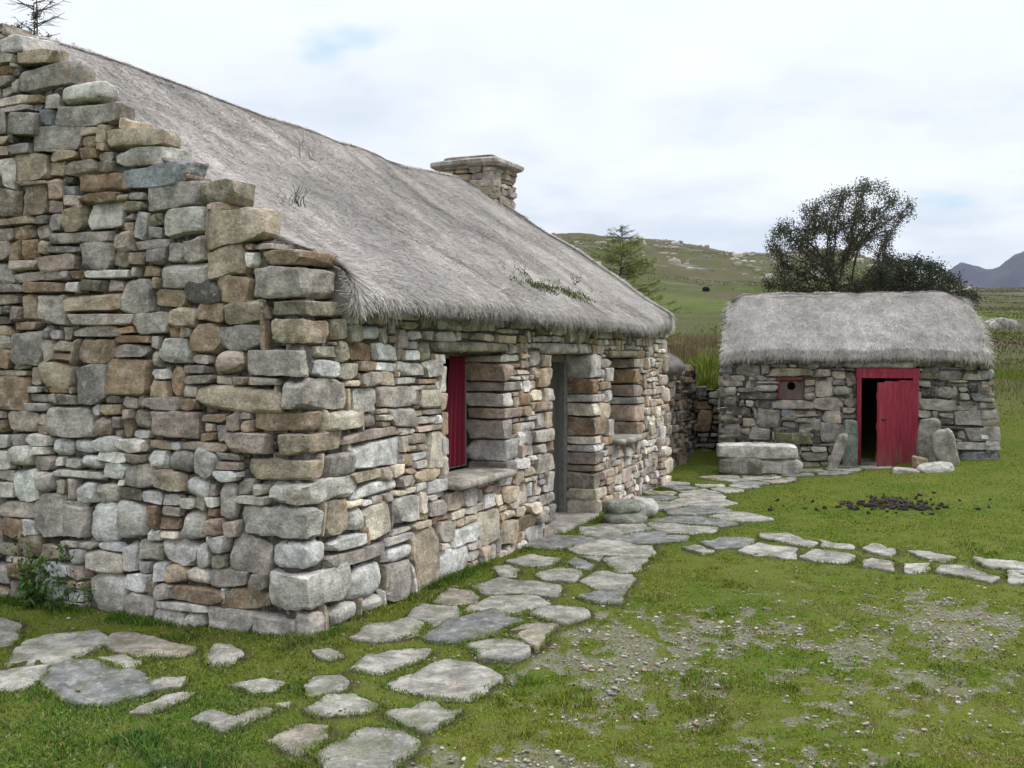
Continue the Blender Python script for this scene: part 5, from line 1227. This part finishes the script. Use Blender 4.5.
def roofpt(px, py, surf):
    S, Q = np.meshgrid(np.linspace(.3, LEN-.2, 240), np.linspace(.05, 1, 160), indexing='ij'); P = surf(S.ravel(), Q.ravel())
    th_ = PITCH; dy = P[:, 1]*math.cos(th_)-(P[:, 2]-EYE)*math.sin(th_); up = (P[:, 2]-EYE)*math.cos(th_)+P[:, 1]*math.sin(th_)
    X = 512+F*P[:, 0]/dy; Yp = 384-F*up/dy; return P[((X-px)**2+(Yp-py)**2).argmin()]
cs = csurf(1)
weed('grass_tuft', roofpt(298, 206, cs), .17, 12, 'upright tuft of green grass growing out of the thatch near the gable', 'plant', 510, GRN, .01, .05, 0, .22, (.08, .09, .05), .004)
weed('dry_grass', roofpt(286, 205, cs), .14, 7, 'pale dry grass stalks beside the green tuft on the thatch', 'plant', 511, GRN, .01, .05, 0, .35, (.2, .17, .12), .003)
weed('dry_grass', roofpt(299, 158, cs), .26, 3, 'tall dry stalks rising from the thatch above the green tuft', 'plant', 512, GRN, .01, .09, 0, .12, (.17, .14, .11), .0025)
weed('dry_grass', roofpt(312, 160, cs), .22, 3, 'slanting dry stalks right of the tall ones high on the thatch', 'plant', 513, GRN, .01, .05, 0, .4, (.17, .14, .11), .0025)
for k, (px, py, h, n, lab) in enumerate([(517, 275, .16, 4, 'leafy weed at the left end of the row growing on the thatch'), (528, 280, .12, 4, 'yellowish weed second in the row on the thatch below the chimney'),
        (548, 288, .09, 6, 'low mossy weed in the middle of the row on the thatch'), (572, 284, .13, 4, 'leafy weed right of the mossy one on the thatch'), (590, 293, .10, 4, 'small weed near the right end of the row on the thatch')]):
    weed('roof_weed', roofpt(px, py, cs), h, n, lab, 'plant', 520+k, [(.10, .11, .03), (.14, .12, .035), (.07, .09, .03)], .016, .16, 14, .35, (.1, .1, .05), .003)
def roofmoss():
    rg = np.random.default_rng(531); mb = MB(); N = 2400; u = rg.random(N); A = np.array([roofpt(a, b, cs) for a, b in [(512, 282), (530, 287), (550, 292), (575, 297), (600, 302)]])
    c = np.stack([np.interp(u, np.linspace(0, 1, 5), A[:, k]) for k in range(3)], 1); sl = V3*.8+np.array([0, 0, .6]); c = c+np.outer(rg.normal(0, .05, N), sl)+np.outer(rg.normal(0, .05, N), U3)+np.array([0, 0, .012]); ok = rg.random(N) < sstep(.4, .62, fbm(u*14, u*0, 3, 5)); c = c[ok]; N = len(c)
    blades(mb, c[:, 0], c[:, 1], c[:, 2], rg.uniform(.01, .04, N), rg.uniform(.003, .006, N), rg.uniform(.3, 1, N), np.array([.10, .115, .035])*rg.uniform(.6, 1.4, (N, 1)), rg)
    tag(mb.build('roof_moss', M['blade']), kind='stuff')
roofmoss()
p = at(706, 281, 128); p[2] = float(ground_z(p[0], p[1]))
def bush(name, p, r, lab, seed):
    rg = np.random.default_rng(seed); o = empty(name, p, lab, 'bush'); n = 1500; d = rg.normal(size=(n, 3)); d /= np.linalg.norm(d, axis=1)[:, None]; c = np.array(p)+d*r*rg.uniform(.5, 1., n)[:, None]*[1.1, 1, .8]+np.array([0, 0, r*.6])
    m = MB(); leaves(m, c, rg.uniform(.1, .2, n)*r, np.array([.03, .036, .02])*rg.uniform(.6, 1.4, (n, 1)), rg); m.build('foliage', M['leaf'], o, False); MB().tube([np.array(p)-[0, 0, .1], np.array(p)+[0, 0, r]], [r*.08, r*.05], (.07, .06, .05)).build('stem', M['bark'], o)
bush('gorse_bush', p, .42, 'lone dark bush on the green field of the hillside', 541)

# ------------------------------------------------------------------ sky, sun, camera
w = bpy.data.worlds.new('World'); sc.world = w; w.use_nodes = True; nt = w.node_tree; N_ = nt.nodes; Lk = nt.links
bg = N_['Background']; sky = N_.new('ShaderNodeTexSky'); sky.sky_type = 'NISHITA'; sky.sun_disc = False; SE, SR = 48, 75
sky.sun_elevation = R(SE); sky.sun_rotation = R(SR); sky.air_density = 1.; sky.dust_density = 2.5
def wn(t, **k):
    n = N_.new(t)
    for a, v in k.items(): setattr(n, a, v)
    return n
tc = wn('ShaderNodeTexCoord'); sepx = wn('ShaderNodeSeparateXYZ'); Lk.new(tc.outputs['Generated'], sepx.inputs[0])
# clouds lie on a plane: divide by the height above the horizon
ad = wn('ShaderNodeMath', operation='MAXIMUM'); Lk.new(sepx.outputs[2], ad.inputs[0]); ad.inputs[1].default_value = 0.; ad2 = wn('ShaderNodeMath', operation='ADD'); Lk.new(ad.outputs[0], ad2.inputs[0]); ad2.inputs[1].default_value = .22
dv = wn('ShaderNodeVectorMath', operation='DIVIDE'); Lk.new(tc.outputs['Generated'], dv.inputs[0]); Lk.new(ad2.outputs[0], dv.inputs[1])
def wnoise(sc_, det, off, rough=.5):
    a = wn('ShaderNodeVectorMath', operation='ADD'); Lk.new(dv.outputs[0], a.inputs[0]); a.inputs[1].default_value = off
    n = wn('ShaderNodeTexNoise'); n.inputs['Scale'].default_value = sc_; n.inputs['Detail'].default_value = det; n.inputs['Roughness'].default_value = rough; Lk.new(a.outputs[0], n.inputs['Vector']); return n.outputs[0]
def wramp(x, a, b, lo, hi):
    n = wn('ShaderNodeMapRange', interpolation_type='SMOOTHSTEP'); Lk.new(x, n.inputs[0])
    for i, v in enumerate((a, b, lo, hi)): n.inputs[1+i].default_value = v
    return n.outputs[0]
def wmix(f, a, b):
    n = wn('ShaderNodeMix', data_type='RGBA')
    for s_, v in ((n.inputs[0], f), (n.inputs[6], a), (n.inputs[7], b)):
        if isinstance(v, bpy.types.NodeSocket): Lk.new(v, s_)
        else: s_.default_value = v if isinstance(v, float) else (*v, 1)
    return n.outputs[2]
STRN = .12; k = 1/STRN
cl = wmix(wramp(wnoise(1.3, 5, (3.3, 1.2, .4)), .38, .60, 0., 1.), tuple(np.array([.73, .81, .92])*k), tuple(np.array([.97, 1.02, 1.06])*k))
cl = wmix(wramp(wnoise(2.6, 5, (7.3, 4.2, .4)), .40, .72, 0., .55), cl, tuple(np.array([1.08, 1.11, 1.13])*k))
blue = wramp(wnoise(1.9, 4, (1.3, 6.2, 2.4)), .62, .74, 0., .7)
sk2 = wn('ShaderNodeVectorMath', operation='SCALE'); Lk.new(sky.outputs[0], sk2.inputs[0]); sk2.inputs['Scale'].default_value = 1.0
pale = wmix(.25, (.42*k, .80*k, 1.05*k), sk2.outputs[0]); fin = wmix(blue, cl, pale)
zen = wn('ShaderNodeVectorMath', operation='SCALE'); Lk.new(fin, zen.inputs[0]); Lk.new(wramp(sepx.outputs[2], .38, .9, 1., 2.5), zen.inputs['Scale'])   # an overcast sky is brightest overhead
Lk.new(zen.outputs[0], bg.inputs[0]); bg.inputs[1].default_value = STRN
sun = bpy.data.lights.new('sun', 'SUN'); sun.energy = 2.1; sun.angle = R(12); sun.color = (1, .965, .91); so = bpy.data.objects.new('sun', sun); C.objects.link(so)
az = R(SR); el = R(SE); dirv = Vector((math.sin(az)*math.cos(el), math.cos(az)*math.cos(el), math.sin(el))); so.rotation_euler = dirv.to_track_quat('Z', 'Y').to_euler(); so.location = (8, 0, 12)
cam = bpy.data.cameras.new('camera'); cam.sensor_width = 36; cam.lens = F/1024*36; cam.clip_end = 9000; co = bpy.data.objects.new('camera', cam); C.objects.link(co)
co.location = (0, 0, EYE); co.rotation_euler = (math.pi/2-PITCH, 0, 0); sc.camera = co
sc.view_settings.view_transform = 'Standard'; sc.view_settings.look = 'None'; sc.view_settings.exposure = 0; sc.view_settings.gamma = 1; sc.view_settings.use_curve_mapping = False
sc.cycles.max_bounces = 6; sc.cycles.diffuse_bounces = 3; sc.cycles.glossy_bounces = 2; sc.cycles.transparent_max_bounces = 6; sc.cycles.volume_bounces = 0
